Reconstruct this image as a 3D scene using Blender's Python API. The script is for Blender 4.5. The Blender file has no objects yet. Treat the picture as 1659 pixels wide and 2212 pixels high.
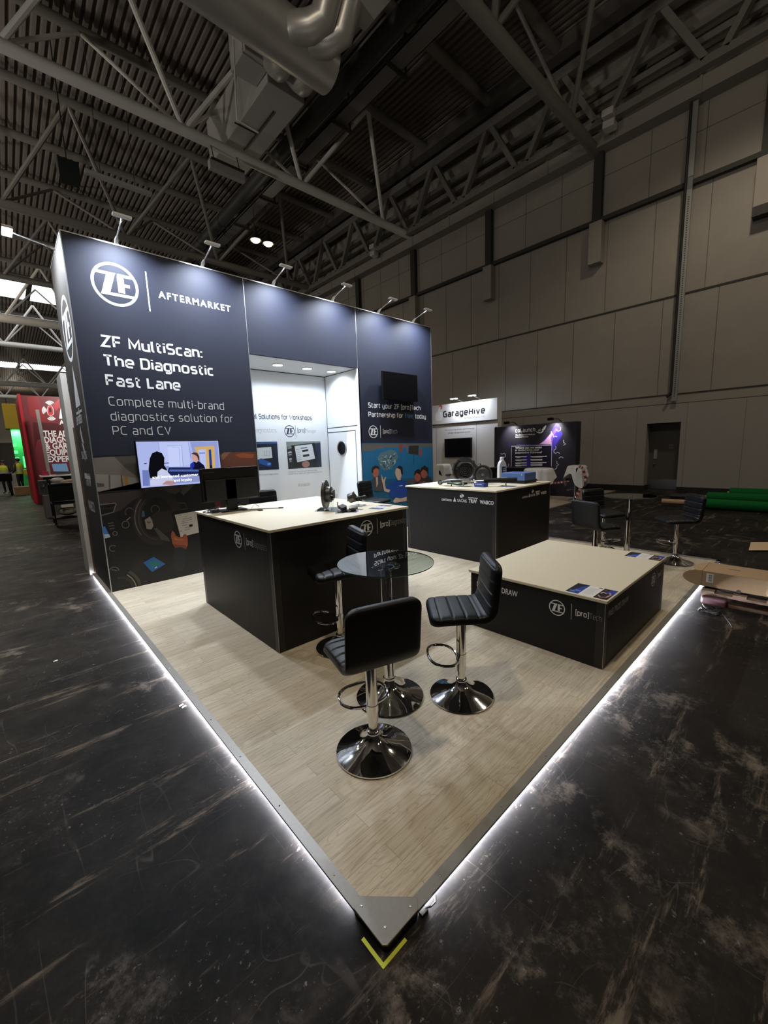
import bpy, bmesh, math, random
from mathutils import Vector, Matrix

random.seed(7)
scene = bpy.context.scene
COL = scene.collection
PI = math.pi

# ------------------------------------------------------------------ camera
FOCAL, YAW, PITCH, ROLL = 877.94, 0.8298, -0.1542, -0.0354
CAM = Vector((-0.6847, -0.8183, 1.5755))
_f = Vector((math.cos(PITCH) * math.cos(YAW), math.cos(PITCH) * math.sin(YAW), math.sin(PITCH)))
_r = Vector((math.sin(YAW), -math.cos(YAW), 0.0))
_u = _r.cross(_f)
_c, _s = math.cos(ROLL), math.sin(ROLL)
RIGHT, UP = _c * _r + _s * _u, -_s * _r + _c * _u
cam_data = bpy.data.cameras.new('camera')
cam_data.sensor_fit = 'VERTICAL'
cam_data.sensor_height = 24.0
cam_data.lens = FOCAL * 24.0 / 2212.0
cam_data.clip_start, cam_data.clip_end = 0.05, 300
cam = bpy.data.objects.new('camera', cam_data)
COL.objects.link(cam)
cam.matrix_world = Matrix(((RIGHT.x, UP.x, -_f.x, CAM.x), (RIGHT.y, UP.y, -_f.y, CAM.y),
                           (RIGHT.z, UP.z, -_f.z, CAM.z), (0, 0, 0, 1)))
scene.camera = cam


def at(px, py, axis, val):
    """the point where the sight line of a photo pixel meets the plane x/y/z (axis 0/1/2) = val"""
    d = RIGHT * ((px - 829.5) / FOCAL) - UP * ((py - 1106.0) / FOCAL) + _f
    return CAM + d * ((val - CAM[axis]) / d[axis])


# ------------------------------------------------------------------ view, world, lights
scene.view_settings.view_transform = 'Standard'
scene.view_settings.look = 'None'
scene.view_settings.exposure = 0.0
scene.view_settings.gamma = 1.0
scene.view_settings.use_curve_mapping = False
scene.cycles.max_bounces = 8
scene.cycles.transparent_max_bounces = 16
scene.cycles.caustics_reflective = False
scene.cycles.caustics_refractive = False
scene.cycles.sample_clamp_indirect = 4.0

world = bpy.data.worlds.new('world')
scene.world = world
world.use_nodes = True
world.node_tree.nodes['Background'].inputs[0].default_value = (0.9, 0.86, 0.8, 1)
world.node_tree.nodes['Background'].inputs[1].default_value = 0.012


def lamp(name, kind, loc, target, power, col, size=0.2, size_y=None, angle=None, blend=0.4):
    d = bpy.data.lights.new(name, kind)
    d.energy, d.color = power, col
    if kind == 'AREA':
        d.shape = 'RECTANGLE' if size_y else 'DISK'
        d.size = size
        if size_y:
            d.size_y = size_y
    else:
        d.shadow_soft_size = size
    if kind == 'SPOT':
        d.spot_size, d.spot_blend = angle, blend
    o = bpy.data.objects.new(name, d)
    COL.objects.link(o)
    o.location = loc
    o.rotation_euler = (Vector(target) - Vector(loc)).to_track_quat('-Z', 'Y').to_euler()
    return o


WARM, COOL = (1.0, 0.86, 0.66), (0.80, 0.88, 1.0)
# high bay lamps of the hall, unseen ones added to brighten its far end (the ones in frame get their housings further down)
HIGHBAY = [(9.9, 0.4, 11.0, 650), (-1.8, 17.6, 11.0, 700), (-1.8, 0.4, 11.0, 700), (8.72, 17.26, 10.75, 260),
           (9.30, 17.21, 10.75, 260), (3.6, -8.0, 11.0, 300), (9.9, -9.0, 11.0, 450), (-1.8, 34.0, 11.0, 900),
           (-4.0, 26.0, 11.0, 900), (-5.0, 46.0, 11.0, 1200), (-5.0, 72.0, 11.0, 2500), (2.0, 92.0, 11.0, 4000)]
for _x, _y, _z, _p in HIGHBAY:
    lamp('high_bay_light', 'SPOT', (_x, _y, _z), (_x, _y, 0), _p, WARM, 0.25, angle=2.5, blend=0.6)
    lamp('high_bay_spill', 'POINT', (_x, _y, _z - .3), (_x, _y, 0), _p * (.50 if (_x, _y) == (-1.8, 0.4) else .12 if _x < 5 else .03), WARM, 0.25)
# unseen fill lamps added out of frame, left and behind, to brighten the roof
for _x, _y, _p in ((-11, 9, 1500), (-9, 24, 1400), (-6, -6, 500), (-14, 44, 3000)):
    lamp('roof_fill_light', 'SPOT', (_x, _y, 4.2), (_x + 5, _y + 2, 13.5), _p, (1.0, 0.93, 0.84), 0.4, angle=2.6, blend=0.8)
# the six arm lamps along the top of the stand wall and the flood at its end
ARM_X = [0.55, 1.49, 2.48, 3.53, 4.52, 5.42]
ARM_POWER = 46
FLOOD_POS = Vector((-0.36, 5.3, 3.98))

# ------------------------------------------------------------------ helpers


def lin(h):
    h = h.lstrip('#')
    out = []
    for i in (0, 2, 4):
        c = int(h[i:i + 2], 16) / 255.0
        out.append(c / 12.92 if c <= 0.04045 else ((c + 0.055) / 1.055) ** 2.4)
    return out


def new_mat(name):
    m = bpy.data.materials.new(name)
    m.use_nodes = True
    nt = m.node_tree
    return m, nt, nt.nodes['Principled BSDF']


def mat(name, col, rough=0.5, metal=0.0, spec=0.5, grain=0.0, gscale=30.0, bump=0.0, coat=0.0):
    """plain procedural surface: colour with a little noise in value and an optional bump"""
    if isinstance(col, str):
        col = lin(col)
    m, nt, b = new_mat(name)
    b.inputs['Roughness'].default_value = rough
    b.inputs['Metallic'].default_value = metal
    b.inputs['Specular IOR Level'].default_value = spec
    b.inputs['Coat Weight'].default_value = coat
    b.inputs['Base Color'].default_value = (*col, 1)
    if grain or bump:
        tc = nt.nodes.new('ShaderNodeTexCoord')
        nz = nt.nodes.new('ShaderNodeTexNoise')
        nz.inputs['Scale'].default_value = gscale
        nz.inputs['Detail'].default_value = 6
        nt.links.new(tc.outputs['Object'], nz.inputs['Vector'])
        if grain:
            mx = nt.nodes.new('ShaderNodeMix')
            mx.data_type = 'RGBA'
            mx.inputs['A'].default_value = (*[c * (1 - grain) for c in col], 1)
            mx.inputs['B'].default_value = (*[min(1, c * (1 + grain)) for c in col], 1)
            nt.links.new(nz.outputs['Fac'], mx.inputs['Factor'])
            nt.links.new(mx.outputs['Result'], b.inputs['Base Color'])
        if bump:
            bp = nt.nodes.new('ShaderNodeBump')
            bp.inputs['Strength'].default_value = bump
            bp.inputs['Distance'].default_value = 0.01
            nt.links.new(nz.outputs['Fac'], bp.inputs['Height'])
            nt.links.new(bp.outputs['Normal'], b.inputs['Normal'])
    return m


def emit(name, col, strength):
    if isinstance(col, str):
        col = lin(col)
    m, nt, b = new_mat(name)
    b.inputs['Base Color'].default_value = (0, 0, 0, 1)
    b.inputs['Specular IOR Level'].default_value = 0.1
    b.inputs['Emission Color'].default_value = (*col, 1)
    b.inputs['Emission Strength'].default_value = strength
    return m


_cache = {}


def flat(hexcol, rough=0.45):
    k = (hexcol, rough)
    if k not in _cache:
        _cache[k] = mat('print_' + hexcol.lstrip('#'), hexcol, rough)
    return _cache[k]


def glow(hexcol, s=1.0):
    k = ('e', hexcol, s)
    if k not in _cache:
        _cache[k] = emit('screen_' + hexcol.lstrip('#'), hexcol, s)
    return _cache[k]


OFF = {}          # world offset of every built object, so that parts can be written in world coordinates
_glyphs = {}


def glyphs(body, weight, spacing=1.0):
    k = (body, weight, spacing)
    if k not in _glyphs:
        cu = bpy.data.curves.new('text', 'FONT')
        cu.body, cu.offset, cu.space_character, cu.resolution_u = body, weight, spacing, 3
        o = bpy.data.objects.new('text', cu)
        COL.objects.link(o)
        dg = bpy.context.evaluated_depsgraph_get()
        me = bpy.data.meshes.new_from_object(o.evaluated_get(dg))
        vs = [(v.co.x, v.co.y) for v in me.vertices]
        fs = [tuple(p.vertices) for p in me.polygons]
        bpy.data.objects.remove(o)
        bpy.data.curves.remove(cu)
        bpy.data.meshes.remove(me)
        _glyphs[k] = (vs, fs)
    return _glyphs[k]


class MB:
    """collects faces for ONE mesh object"""

    def __init__(self, m=None):
        self.v, self.f, self.mi, self.mats, self.cur = [], [], [], [], 0
        if m:
            self.m(m)

    def m(self, material):
        if material not in self.mats:
            self.mats.append(material)
        self.cur = self.mats.index(material)
        return self

    def face(self, idx):
        self.f.append(tuple(idx))
        self.mi.append(self.cur)

    def poly(self, pts):
        n = len(self.v)
        self.v += [tuple(p) for p in pts]
        self.face(range(n, n + len(pts)))
        return self

    def extrude(self, pts, d):
        """closed solid: planar outline pts swept by vector d"""
        n, k = len(self.v), len(pts)
        d = Vector(d)
        self.v += [tuple(Vector(p)) for p in pts] + [tuple(Vector(p) + d) for p in pts]
        self.face(range(n + k - 1, n - 1, -1))
        self.face(range(n + k, n + 2 * k))
        for i in range(k):
            j = (i + 1) % k
            self.face((n + i, n + j, n + k + j, n + k + i))
        return self

    def box(self, a, b):
        x0, x1 = sorted((a[0], b[0]))
        y0, y1 = sorted((a[1], b[1]))
        z0, z1 = sorted((a[2], b[2]))
        return self.extrude([(x0, y0, z0), (x1, y0, z0), (x1, y1, z0), (x0, y1, z0)], (0, 0, z1 - z0))

    def bar(self, a, b, w, h, up=(0, 0, 1)):
        a, b = Vector(a), Vector(b)
        d = (b - a).normalized()
        s = d.cross(Vector(up))
        if s.length < 1e-4:
            s = d.cross(Vector((1, 0, 0)))
        s.normalize()
        t = s.cross(d)
        o = [a + s * (sx * w / 2) + t * (sz * h / 2) for sx, sz in ((-1, -1), (1, -1), (1, 1), (-1, 1))]
        return self.extrude(o, b - a)

    def tube(self, pts, r, n=10, closed=False, caps=True):
        pts = [Vector(p) for p in pts]
        k = len(pts)
        rs = r if isinstance(r, (list, tuple)) else [r] * k
        base = len(self.v)
        prev = None
        for i, p in enumerate(pts):
            if closed:
                t = pts[(i + 1) % k] - pts[i - 1]
            else:
                t = pts[min(i + 1, k - 1)] - pts[max(i - 1, 0)]
            t.normalize()
            if prev is None:
                a = t.cross(Vector((0, 0, 1)))
                if a.length < 1e-3:
                    a = t.cross(Vector((1, 0, 0)))
            else:
                a = prev - t * prev.dot(t)
            a.normalize()
            prev = a
            b = t.cross(a)
            for j in range(n):
                w = 2 * PI * j / n
                self.v.append(tuple(p + (a * math.cos(w) + b * math.sin(w)) * rs[i]))
        for i in range(k if closed else k - 1):
            i2 = (i + 1) % k
            for j in range(n):
                j2 = (j + 1) % n
                self.face((base + i * n + j, base + i * n + j2, base + i2 * n + j2, base + i2 * n + j))
        if caps and not closed:
            self.face([base + j for j in range(n - 1, -1, -1)])
            self.face([base + (k - 1) * n + j for j in range(n)])
        return self

    def lathe(self, prof, c=(0, 0, 0), n=40, axis=(0, 0, 1), close=True):
        """prof: list of (radius, height along axis)"""
        q = Vector((0, 0, 1)).rotation_difference(Vector(axis))
        c = Vector(c)
        base, k = len(self.v), len(prof)
        for r, h in prof:
            for j in range(n):
                w = 2 * PI * j / n
                self.v.append(tuple(c + q @ Vector((r * math.cos(w), r * math.sin(w), h))))
        for i in range(k - 1):
            for j in range(n):
                j2 = (j + 1) % n
                self.face((base + i * n + j, base + i * n + j2, base + (i + 1) * n + j2, base + (i + 1) * n + j))
        if close:
            self.face([base + j for j in range(n - 1, -1, -1)])
            self.face([base + (k - 1) * n + j for j in range(n)])
        return self

    def ball(self, c, r, n=14, k=9):
        rx, ry, rz = r if isinstance(r, (list, tuple)) else (r, r, r)
        base = len(self.v)
        for i in range(1, k):
            a = PI * i / k
            for j in range(n):
                w = 2 * PI * j / n
                self.v.append((c[0] + rx * math.sin(a) * math.cos(w), c[1] + ry * math.sin(a) * math.sin(w),
                               c[2] - rz * math.cos(a)))
        self.v += [(c[0], c[1], c[2] - rz), (c[0], c[1], c[2] + rz)]
        lo, hi = len(self.v) - 2, len(self.v) - 1
        for i in range(k - 2):
            for j in range(n):
                j2 = (j + 1) % n
                self.face((base + i * n + j, base + i * n + j2, base + (i + 1) * n + j2, base + (i + 1) * n + j))
        for j in range(n):
            j2 = (j + 1) % n
            self.face((lo, base + j2, base + j))
            self.face((hi, base + (k - 2) * n + j, base + (k - 2) * n + j2))
        return self

    def text(self, body, o, u, v, width=None, cap=0.1, weight=0.0, spacing=1.0, align='L'):
        """flat lettering: baseline start o, unit vectors u (along) and v (up); capital height cap"""
        vs, fs = glyphs(body, weight, spacing)
        if not vs:
            return self
        hv, _ = glyphs('H', weight)
        ch = max(p[1] for p in hv) - min(p[1] for p in hv)
        y0 = min(p[1] for p in hv)
        x0, x1 = min(p[0] for p in vs), max(p[0] for p in vs)
        sy = cap / ch
        sx = width / (x1 - x0) if width else sy
        o, u, v = Vector(o), Vector(u), Vector(v)
        sh = -(x1 - x0) * sx / 2 if align == 'C' else (-(x1 - x0) * sx if align == 'R' else 0)
        n = len(self.v)
        self.v += [tuple(o + u * ((x - x0) * sx + sh) + v * ((y - y0) * sy)) for x, y in vs]
        for f in fs:
            self.face([n + i for i in f])
        return self

    def stroke(self, pts, w, nrm, closed=False):
        """flat line of width w through pts on a plane with normal nrm"""
        pts = [Vector(p) for p in pts]
        nrm = Vector(nrm)
        k = len(pts)
        L, R = [], []
        for i, p in enumerate(pts):
            t = (pts[(i + 1) % k] - pts[i - 1]) if closed else (pts[min(i + 1, k - 1)] - pts[max(i - 1, 0)])
            s = nrm.cross(t).normalized() * (w / 2)
            L.append(p + s)
            R.append(p - s)
        n = len(self.v)
        self.v += [tuple(p) for p in L] + [tuple(p) for p in R]
        for i in range(k if closed else k - 1):
            j = (i + 1) % k
            self.face((n + i, n + k + i, n + k + j, n + j))
        return self

    def build(self, name, parent=None, bevel=0.0, smooth=None, seg=2, sub=0, local=False, solid=True):
        me = bpy.data.meshes.new(name)
        off = Vector((0, 0, 0)) if (parent is None or local) else OFF.get(parent.name, Vector((0, 0, 0)))
        me.from_pydata([tuple(Vector(p) - off) for p in self.v], [], self.f)
        for m in self.mats:
            me.materials.append(m)
        me.polygons.foreach_set('material_index', self.mi)
        me.update()
        if len(self.f) > 3 and solid:
            bm = bmesh.new()
            bm.from_mesh(me)
            bmesh.ops.recalc_face_normals(bm, faces=bm.faces)
            bm.to_mesh(me)
            bm.free()
        if smooth is not None:
            me.polygons.foreach_set('use_smooth', [True] * len(me.polygons))
            me.set_sharp_from_angle(angle=math.radians(smooth))
        o = bpy.data.objects.new(name, me)
        COL.objects.link(o)
        OFF[o.name] = off
        if parent is not None:
            o.parent = parent
        if bevel:
            b = o.modifiers.new('bevel', 'BEVEL')
            b.width, b.segments, b.limit_method, b.angle_limit = bevel, seg, 'ANGLE', math.radians(40)
        if sub:
            s = o.modifiers.new('subdivision', 'SUBSURF')
            s.levels = s.render_levels = sub
        return o


def tag(o, label=None, cat=None, group=None, kind=None):
    if label:
        o['label'] = label
    if cat:
        o['category'] = cat
    if group:
        o['group'] = group
    if kind:
        o['kind'] = kind
    return o


def thing(name, label, cat, loc=(0, 0, 0), group=None, kind=None):
    o = bpy.data.objects.new(name, None)
    o.empty_display_size = 0.1
    COL.objects.link(o)
    o.location = loc
    OFF[o.name] = Vector(loc)
    return tag(o, label, cat, group, kind)


def struct(mb, name, label, cat='structure', bevel=0, smooth=None):
    return tag(mb.build(name, None, bevel, smooth), label, cat, None, 'structure')


def arc(c, u, v, r, a0, a1, n=16, rv=None):
    c, u, v = Vector(c), Vector(u), Vector(v)
    rv = r if rv is None else rv
    return [c + u * (r * math.cos(a0 + (a1 - a0) * i / n)) + v * (rv * math.sin(a0 + (a1 - a0) * i / n)) for i in range(n + 1)]


def zf_logo(mb, c, u, v, R, nrm):
    """ring with the two bold letters inside"""
    c, u, v = Vector(c), Vector(u), Vector(v)
    n = 48
    for i in range(n):
        a, b = 2 * PI * i / n, 2 * PI * (i + 1) / n
        pts = [(math.cos(a), math.sin(a)), (math.cos(b), math.sin(b)), (0.88 * math.cos(b), 0.88 * math.sin(b)),
               (0.88 * math.cos(a), 0.88 * math.sin(a))]
        mb.poly([c + u * (x * R) + v * (y * R) for x, y in pts])
    for pts in ([(-.80, .40), (.0, .40), (.06, .53), (-.74, .53)], [(.12, .53), (.74, .53), (.80, .40), (.12, .40)],
                [(-.34, .40), (.0, .40), (-.26, -.40), (-.60, -.40)], [(-.60, -.40), (.80, -.40), (.74, -.53), (-.66, -.53)],
                [(.10, .40), (.38, .40), (.38, -.34), (.10, -.34)], [(.38, .10), (.62, .10), (.62, -.04), (.38, -.04)]):
        mb.poly([c + u * (x * R) + v * (y * R) for x, y in pts])


# square-shouldered sign lettering drawn as strokes: glyph = width, list of (points, closed); a point is (x, y[, corner radius])
_R = .2
SIGN = {
    'o': (.60, [([(0, 0, _R), (.6, 0, _R), (.6, .74, _R), (0, .74, _R)], 1)]),
    'n': (.56, [([(0, 0), (0, .74, 0), (.56, .74, _R), (.56, 0)], 0)]),
    'm': (.94, [([(0, 0), (0, .74, 0), (.94, .74, _R), (.94, 0)], 0), ([(.47, 0), (.47, .74)], 0)]),
    'u': (.56, [([(0, .74), (0, 0, _R), (.56, 0, 0), (.56, .74)], 0)]),
    'a': (.54, [([(.04, .74), (.54, .74, _R), (.54, 0, 0), (0, 0, .16), (0, .40, .16), (.54, .40)], 0)]),
    'b': (.58, [([(0, 1.04), (0, 0, 0), (.58, 0, _R), (.58, .74, _R), (0, .74)], 0)]),
    'd': (.58, [([(.58, 1.04), (.58, 0, 0), (0, 0, _R), (0, .74, _R), (.58, .74)], 0)]),
    'p': (.58, [([(0, -.26), (0, .74, 0), (.58, .74, _R), (.58, 0, _R), (0, 0)], 0)]),
    'g': (.58, [([(.58, 0), (0, 0, _R), (0, .74, _R), (.58, .74, 0), (.58, -.26, _R), (.06, -.26)], 0)]),
    'e': (.58, [([(.54, 0), (0, 0, _R), (0, .74, _R), (.58, .74, _R), (.58, .36, 0), (0, .36)], 0)]),
    'c': (.50, [([(.5, 0), (0, 0, _R), (0, .74, _R), (.5, .74)], 0)]),
    's': (.52, [([(.02, 0), (.52, 0, .16), (.52, .38, .14), (.02, .38, .14), (.02, .74, .16), (.49, .74)], 0)]),
    'r': (.32, [([(0, 0), (0, .74, 0), (.34, .74)], 0)]),
    't': (.38, [([(.1, .98), (.1, 0, .18), (.38, 0)], 0), ([(-.04, .74), (.36, .74)], 0)]),
    'f': (.36, [([(.1, 0), (.1, 1.04, .18), (.38, 1.04)], 0), ([(-.04, .72), (.34, .72)], 0)]),
    'h': (.56, [([(0, 0), (0, 1.04)], 0), ([(0, .74), (.56, .74, _R), (.56, 0)], 0)]),
    'i': (.0, [([(0, 0), (0, .74)], 0), ([(0, .92), (0, 1.04)], 0)]),
    'l': (.14, [([(0, 1.04), (0, 0, .14), (.16, 0)], 0)]),
    'y': (.56, [([(0, .74), (0, 0, _R), (.56, 0)], 0), ([(.56, .74), (.56, -.26, _R), (.06, -.26)], 0)]),
    'k': (.52, [([(0, 0), (0, 1.04)], 0), ([(.5, .74), (.06, .37, 0), (.54, 0)], 0)]),
    'v': (.58, [([(0, .74), (.29, 0, 0), (.58, .74)], 0)]),
    'w': (.84, [([(0, .74), (.2, 0, 0), (.42, .7, 0), (.64, 0, 0), (.84, .74)], 0)]),
    'Z': (.68, [([(0, 1), (.66, 1, 0), (.02, 0, 0), (.68, 0)], 0)]),
    'F': (.58, [([(0, 0), (0, 1, 0), (.58, 1)], 0), ([(0, .5), (.52, .5)], 0)]),
    'M': (.84, [([(0, 0), (0, 1, 0), (.42, .22, 0), (.84, 1, 0), (.84, 0)], 0)]),
    'S': (.62, [([(.02, 0), (.62, 0, .2), (.62, .5, .18), (.02, .5, .18), (.02, 1, .2), (.6, 1)], 0)]),
    'T': (.66, [([(0, 1), (.66, 1)], 0), ([(.33, 0), (.33, 1)], 0)]),
    'D': (.68, [([(0, 0, 0), (.68, 0, .28), (.68, 1, .28), (0, 1, 0)], 1)]),
    'L': (.52, [([(0, 1), (0, 0, 0), (.52, 0)], 0)]),
    'C': (.62, [([(.62, 0), (0, 0, .26), (0, 1, .26), (.62, 1)], 0)]),
    'G': (.66, [([(.62, 1), (0, 1, .26), (0, 0, .26), (.66, 0, 0), (.66, .5, 0), (.34, .5)], 0)]),
    'H': (.66, [([(0, 0), (0, 1)], 0), ([(.66, 0), (.66, 1)], 0), ([(0, .5), (.66, .5)], 0)]),
    'P': (.62, [([(0, 0), (0, 1, 0), (.62, 1, .2), (.62, .42, .2), (0, .42)], 0)]),
    'V': (.70, [([(0, 1), (.35, 0, 0), (.7, 1)], 0)]),
    'W': (1.0, [([(0, 1), (.25, 0, 0), (.5, .95, 0), (.75, 0, 0), (1, 1)], 0)]),
    '[': (.18, [([(.2, 1.1), (0, 1.1, 0), (0, -.16, 0), (.2, -.16)], 0)]),
    ']': (.18, [([(0, 1.1), (.2, 1.1, 0), (.2, -.16, 0), (0, -.16)], 0)]),
    ':': (.0, [([(0, .0), (0, .14)], 0), ([(0, .56), (0, .70)], 0)]),
    '-': (.30, [([(0, .40), (.30, .40)], 0)]), '.': (.0, [([(0, 0), (0, .12)], 0)]), ' ': (.14, []),
}


def sign_text(mb, body, o, u, v, width, cap, w=.15, track=.27, align='L'):
    """lettering of the given overall width, capital height cap, stroke w (share of cap)"""
    tot = sum(SIGN[c][0] for c in body) + track * (len(body) - 1)
    sx = width / (tot + w) if width else cap
    o, u, v = Vector(o), Vector(u), Vector(v)
    if align == 'R':
        o = o - u * (sx * (tot + w))
    elif align == 'C':
        o = o - u * (sx * (tot + w) / 2)
    x = w / 2
    ky = (1 - w)
    for ch in body:
        adv, paths = SIGN[ch]
        for pts, closed in paths:
            out = []
            k = len(pts)
            for i, p in enumerate(pts):
                r = p[2] if len(p) > 2 else 0
                if r == 0 or (not closed and i in (0, k - 1)):
                    out.append((p[0], p[1]))
                    continue
                a, b = pts[i - 1], pts[(i + 1) % k]
                da = Vector((a[0] - p[0], a[1] - p[1])).normalized()
                db = Vector((b[0] - p[0], b[1] - p[1])).normalized()
                c = Vector(p[:2]) + (da + db) * r
                for q in range(6):
                    t = q / 5 * PI / 2
                    out.append(tuple(c - db * (r * math.cos(t)) - da * (r * math.sin(t))))
            P = [Vector((q[0], q[1])) for q in out]
            n = len(P)
            L, R = [], []
            for i in range(n):
                t0 = (P[i] - P[i - 1]) if (closed or i) else (P[1] - P[0])
                t1 = (P[(i + 1) % n] - P[i]) if (closed or i < n - 1) else (P[i] - P[i - 1])
                t0.normalize()
                t1.normalize()
                n0, n1 = Vector((-t0.y, t0.x)), Vector((-t1.y, t1.x))
                s = n0 + n1
                s = s / max(.35, s.dot(n0)) * (w / 2) if s.length > 1e-6 else n0 * (w / 2)
                q = P[i].copy()
                if not closed and i == 0:
                    q -= t1 * (w / 2 if False else 0)
                L.append(q + s)
                R.append(q - s)
            base = len(mb.v)
            for q in L + R:
                mb.v.append(tuple(o + u * ((x + q.x) * sx) + v * ((q.y * ky + w / 2) * cap)))
            for i in range(n if closed else n - 1):
                j = (i + 1) % n
                mb.face((base + i, base + n + i, base + n + j, base + j))
        x += adv + track
    return mb


X, Y, Z = Vector((1, 0, 0)), Vector((0, 1, 0)), Vector((0, 0, 1))
# ------------------------------------------------------------------ materials


def hall_floor_mat():
    m, nt, b = new_mat('scuffed_black_floor')
    N, L = nt.nodes, nt.links
    tc = N.new('ShaderNodeTexCoord')

    def noise(scale, sx=1, sy=1, rot=0.0, detail=8, rough=0.6, dist=0.0):
        mp = N.new('ShaderNodeMapping')
        mp.inputs['Rotation'].default_value = (0, 0, rot)
        mp.inputs['Scale'].default_value = (sx, sy, 1)
        L.new(tc.outputs['Object'], mp.inputs['Vector'])
        n = N.new('ShaderNodeTexNoise')
        n.inputs['Scale'].default_value = scale
        n.inputs['Detail'].default_value = detail
        n.inputs['Roughness'].default_value = rough
        n.inputs['Distortion'].default_value = dist
        L.new(mp.outputs['Vector'], n.inputs['Vector'])
        return n.outputs['Fac']

    def ramp(src, a, bb):
        r = N.new('ShaderNodeMapRange')
        r.interpolation_type = 'SMOOTHSTEP'
        r.inputs['From Min'].default_value, r.inputs['From Max'].default_value = a, bb
        L.new(src, r.inputs['Value'])
        return r.outputs['Result']

    def math_(op, a, c):
        n = N.new('ShaderNodeMath')
        n.operation = op
        for i, s in enumerate((a, c)):
            if isinstance(s, (int, float)):
                n.inputs[i].default_value = s
            else:
                L.new(s, n.inputs[i])
        return n.outputs[0]

    def mix(f, a, c):
        n = N.new('ShaderNodeMix')
        n.data_type = 'RGBA'
        L.new(f, n.inputs['Factor'])
        for s, k in ((a, 'A'), (c, 'B')):
            if isinstance(s, tuple):
                n.inputs[k].default_value = (*s, 1)
            else:
                L.new(s, n.inputs[k])
        return n.outputs['Result']

    def line(src, w):          # thin bands along the middle iso-line of a noise: scratches
        return ramp(math_('ABSOLUTE', math_('SUBTRACT', src, 0.5), 0), w, 0.0)

    patch = noise(0.55, detail=4)
    worn = math_('MULTIPLY', ramp(noise(4.0, detail=14, rough=0.74), 0.50, 0.66), ramp(noise(0.75, detail=5, rough=.6), 0.50, 0.60))
    # old carpet-tape streaks, long in x
    streak = math_('MULTIPLY', ramp(noise(1.0, 0.6, 7.0, 0.05, 6, 0.7), 0.545, 0.64), ramp(noise(7, 0.6, 3.0, 0, 12, 0.8), 0.46, 0.60))
    streak2 = math_('MULTIPLY', ramp(noise(1.3, 5.0, 0.55, 0.35, 5, 0.65), 0.63, 0.70), ramp(noise(9, detail=10, rough=0.75), 0.45, 0.65))
    scr = math_('MULTIPLY', math_('MAXIMUM', line(noise(2.2, 0.35, 2.2, 0.5, 2, 0.4), 0.004), math_('MAXIMUM', line(noise(1.7, 2.4, 0.3, 0.25, 2, 0.4), 0.004), line(noise(1.2, 1.0, 1.6, 1.1, 2, 0.4), 0.002))), ramp(noise(3, detail=4), 0.45, 0.65))
    speck = math_('MULTIPLY', ramp(noise(36, detail=5, rough=0.75), 0.60, 0.70), ramp(noise(1.8, detail=7), 0.44, 0.62))
    dust = noise(3.5, detail=14, rough=0.78)
    base = mix(ramp(dust, .35, .75), (0.003, 0.003, 0.0033), (0.022, 0.0195, 0.0175))
    base = mix(math_('MULTIPLY', ramp(patch, 0.42, 0.72), 0.55), base, (0.034, 0.027, 0.021))
    base = mix(math_('MULTIPLY', streak, 0.95), base, (0.14, 0.112, 0.085))
    base = mix(math_('MULTIPLY', streak2, 0.35), base, (0.10, 0.08, 0.062))
    base = mix(math_('MULTIPLY', worn, 0.85), base, (0.125, 0.094, 0.064))
    base = mix(math_('MULTIPLY', scr, 0.35), base, (0.12, 0.11, 0.10))
    base = mix(math_('MULTIPLY', speck, 0.8), base, (0.24, 0.22, 0.20))
    L.new(base, b.inputs['Base Color'])
    rg = N.new('ShaderNodeMapRange')
    rg.inputs['To Min'].default_value, rg.inputs['To Max'].default_value = 0.33, 0.62
    L.new(noise(4, detail=8), rg.inputs['Value'])
    L.new(rg.outputs['Result'], b.inputs['Roughness'])
    sp = N.new('ShaderNodeMapRange')            # polished where the floor is worn, dull elsewhere
    sp.inputs['To Min'].default_value, sp.inputs['To Max'].default_value = 0.055, 0.5
    L.new(worn, sp.inputs['Value'])
    L.new(sp.outputs['Result'], b.inputs['Specular IOR Level'])
    bp = N.new('ShaderNodeBump')
    bp.inputs['Strength'].default_value = 0.25
    bp.inputs['Distance'].default_value = 0.004
    L.new(noise(18, detail=10, rough=0.7), bp.inputs['Height'])
    L.new(bp.outputs['Normal'], b.inputs['Normal'])
    return m


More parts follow.
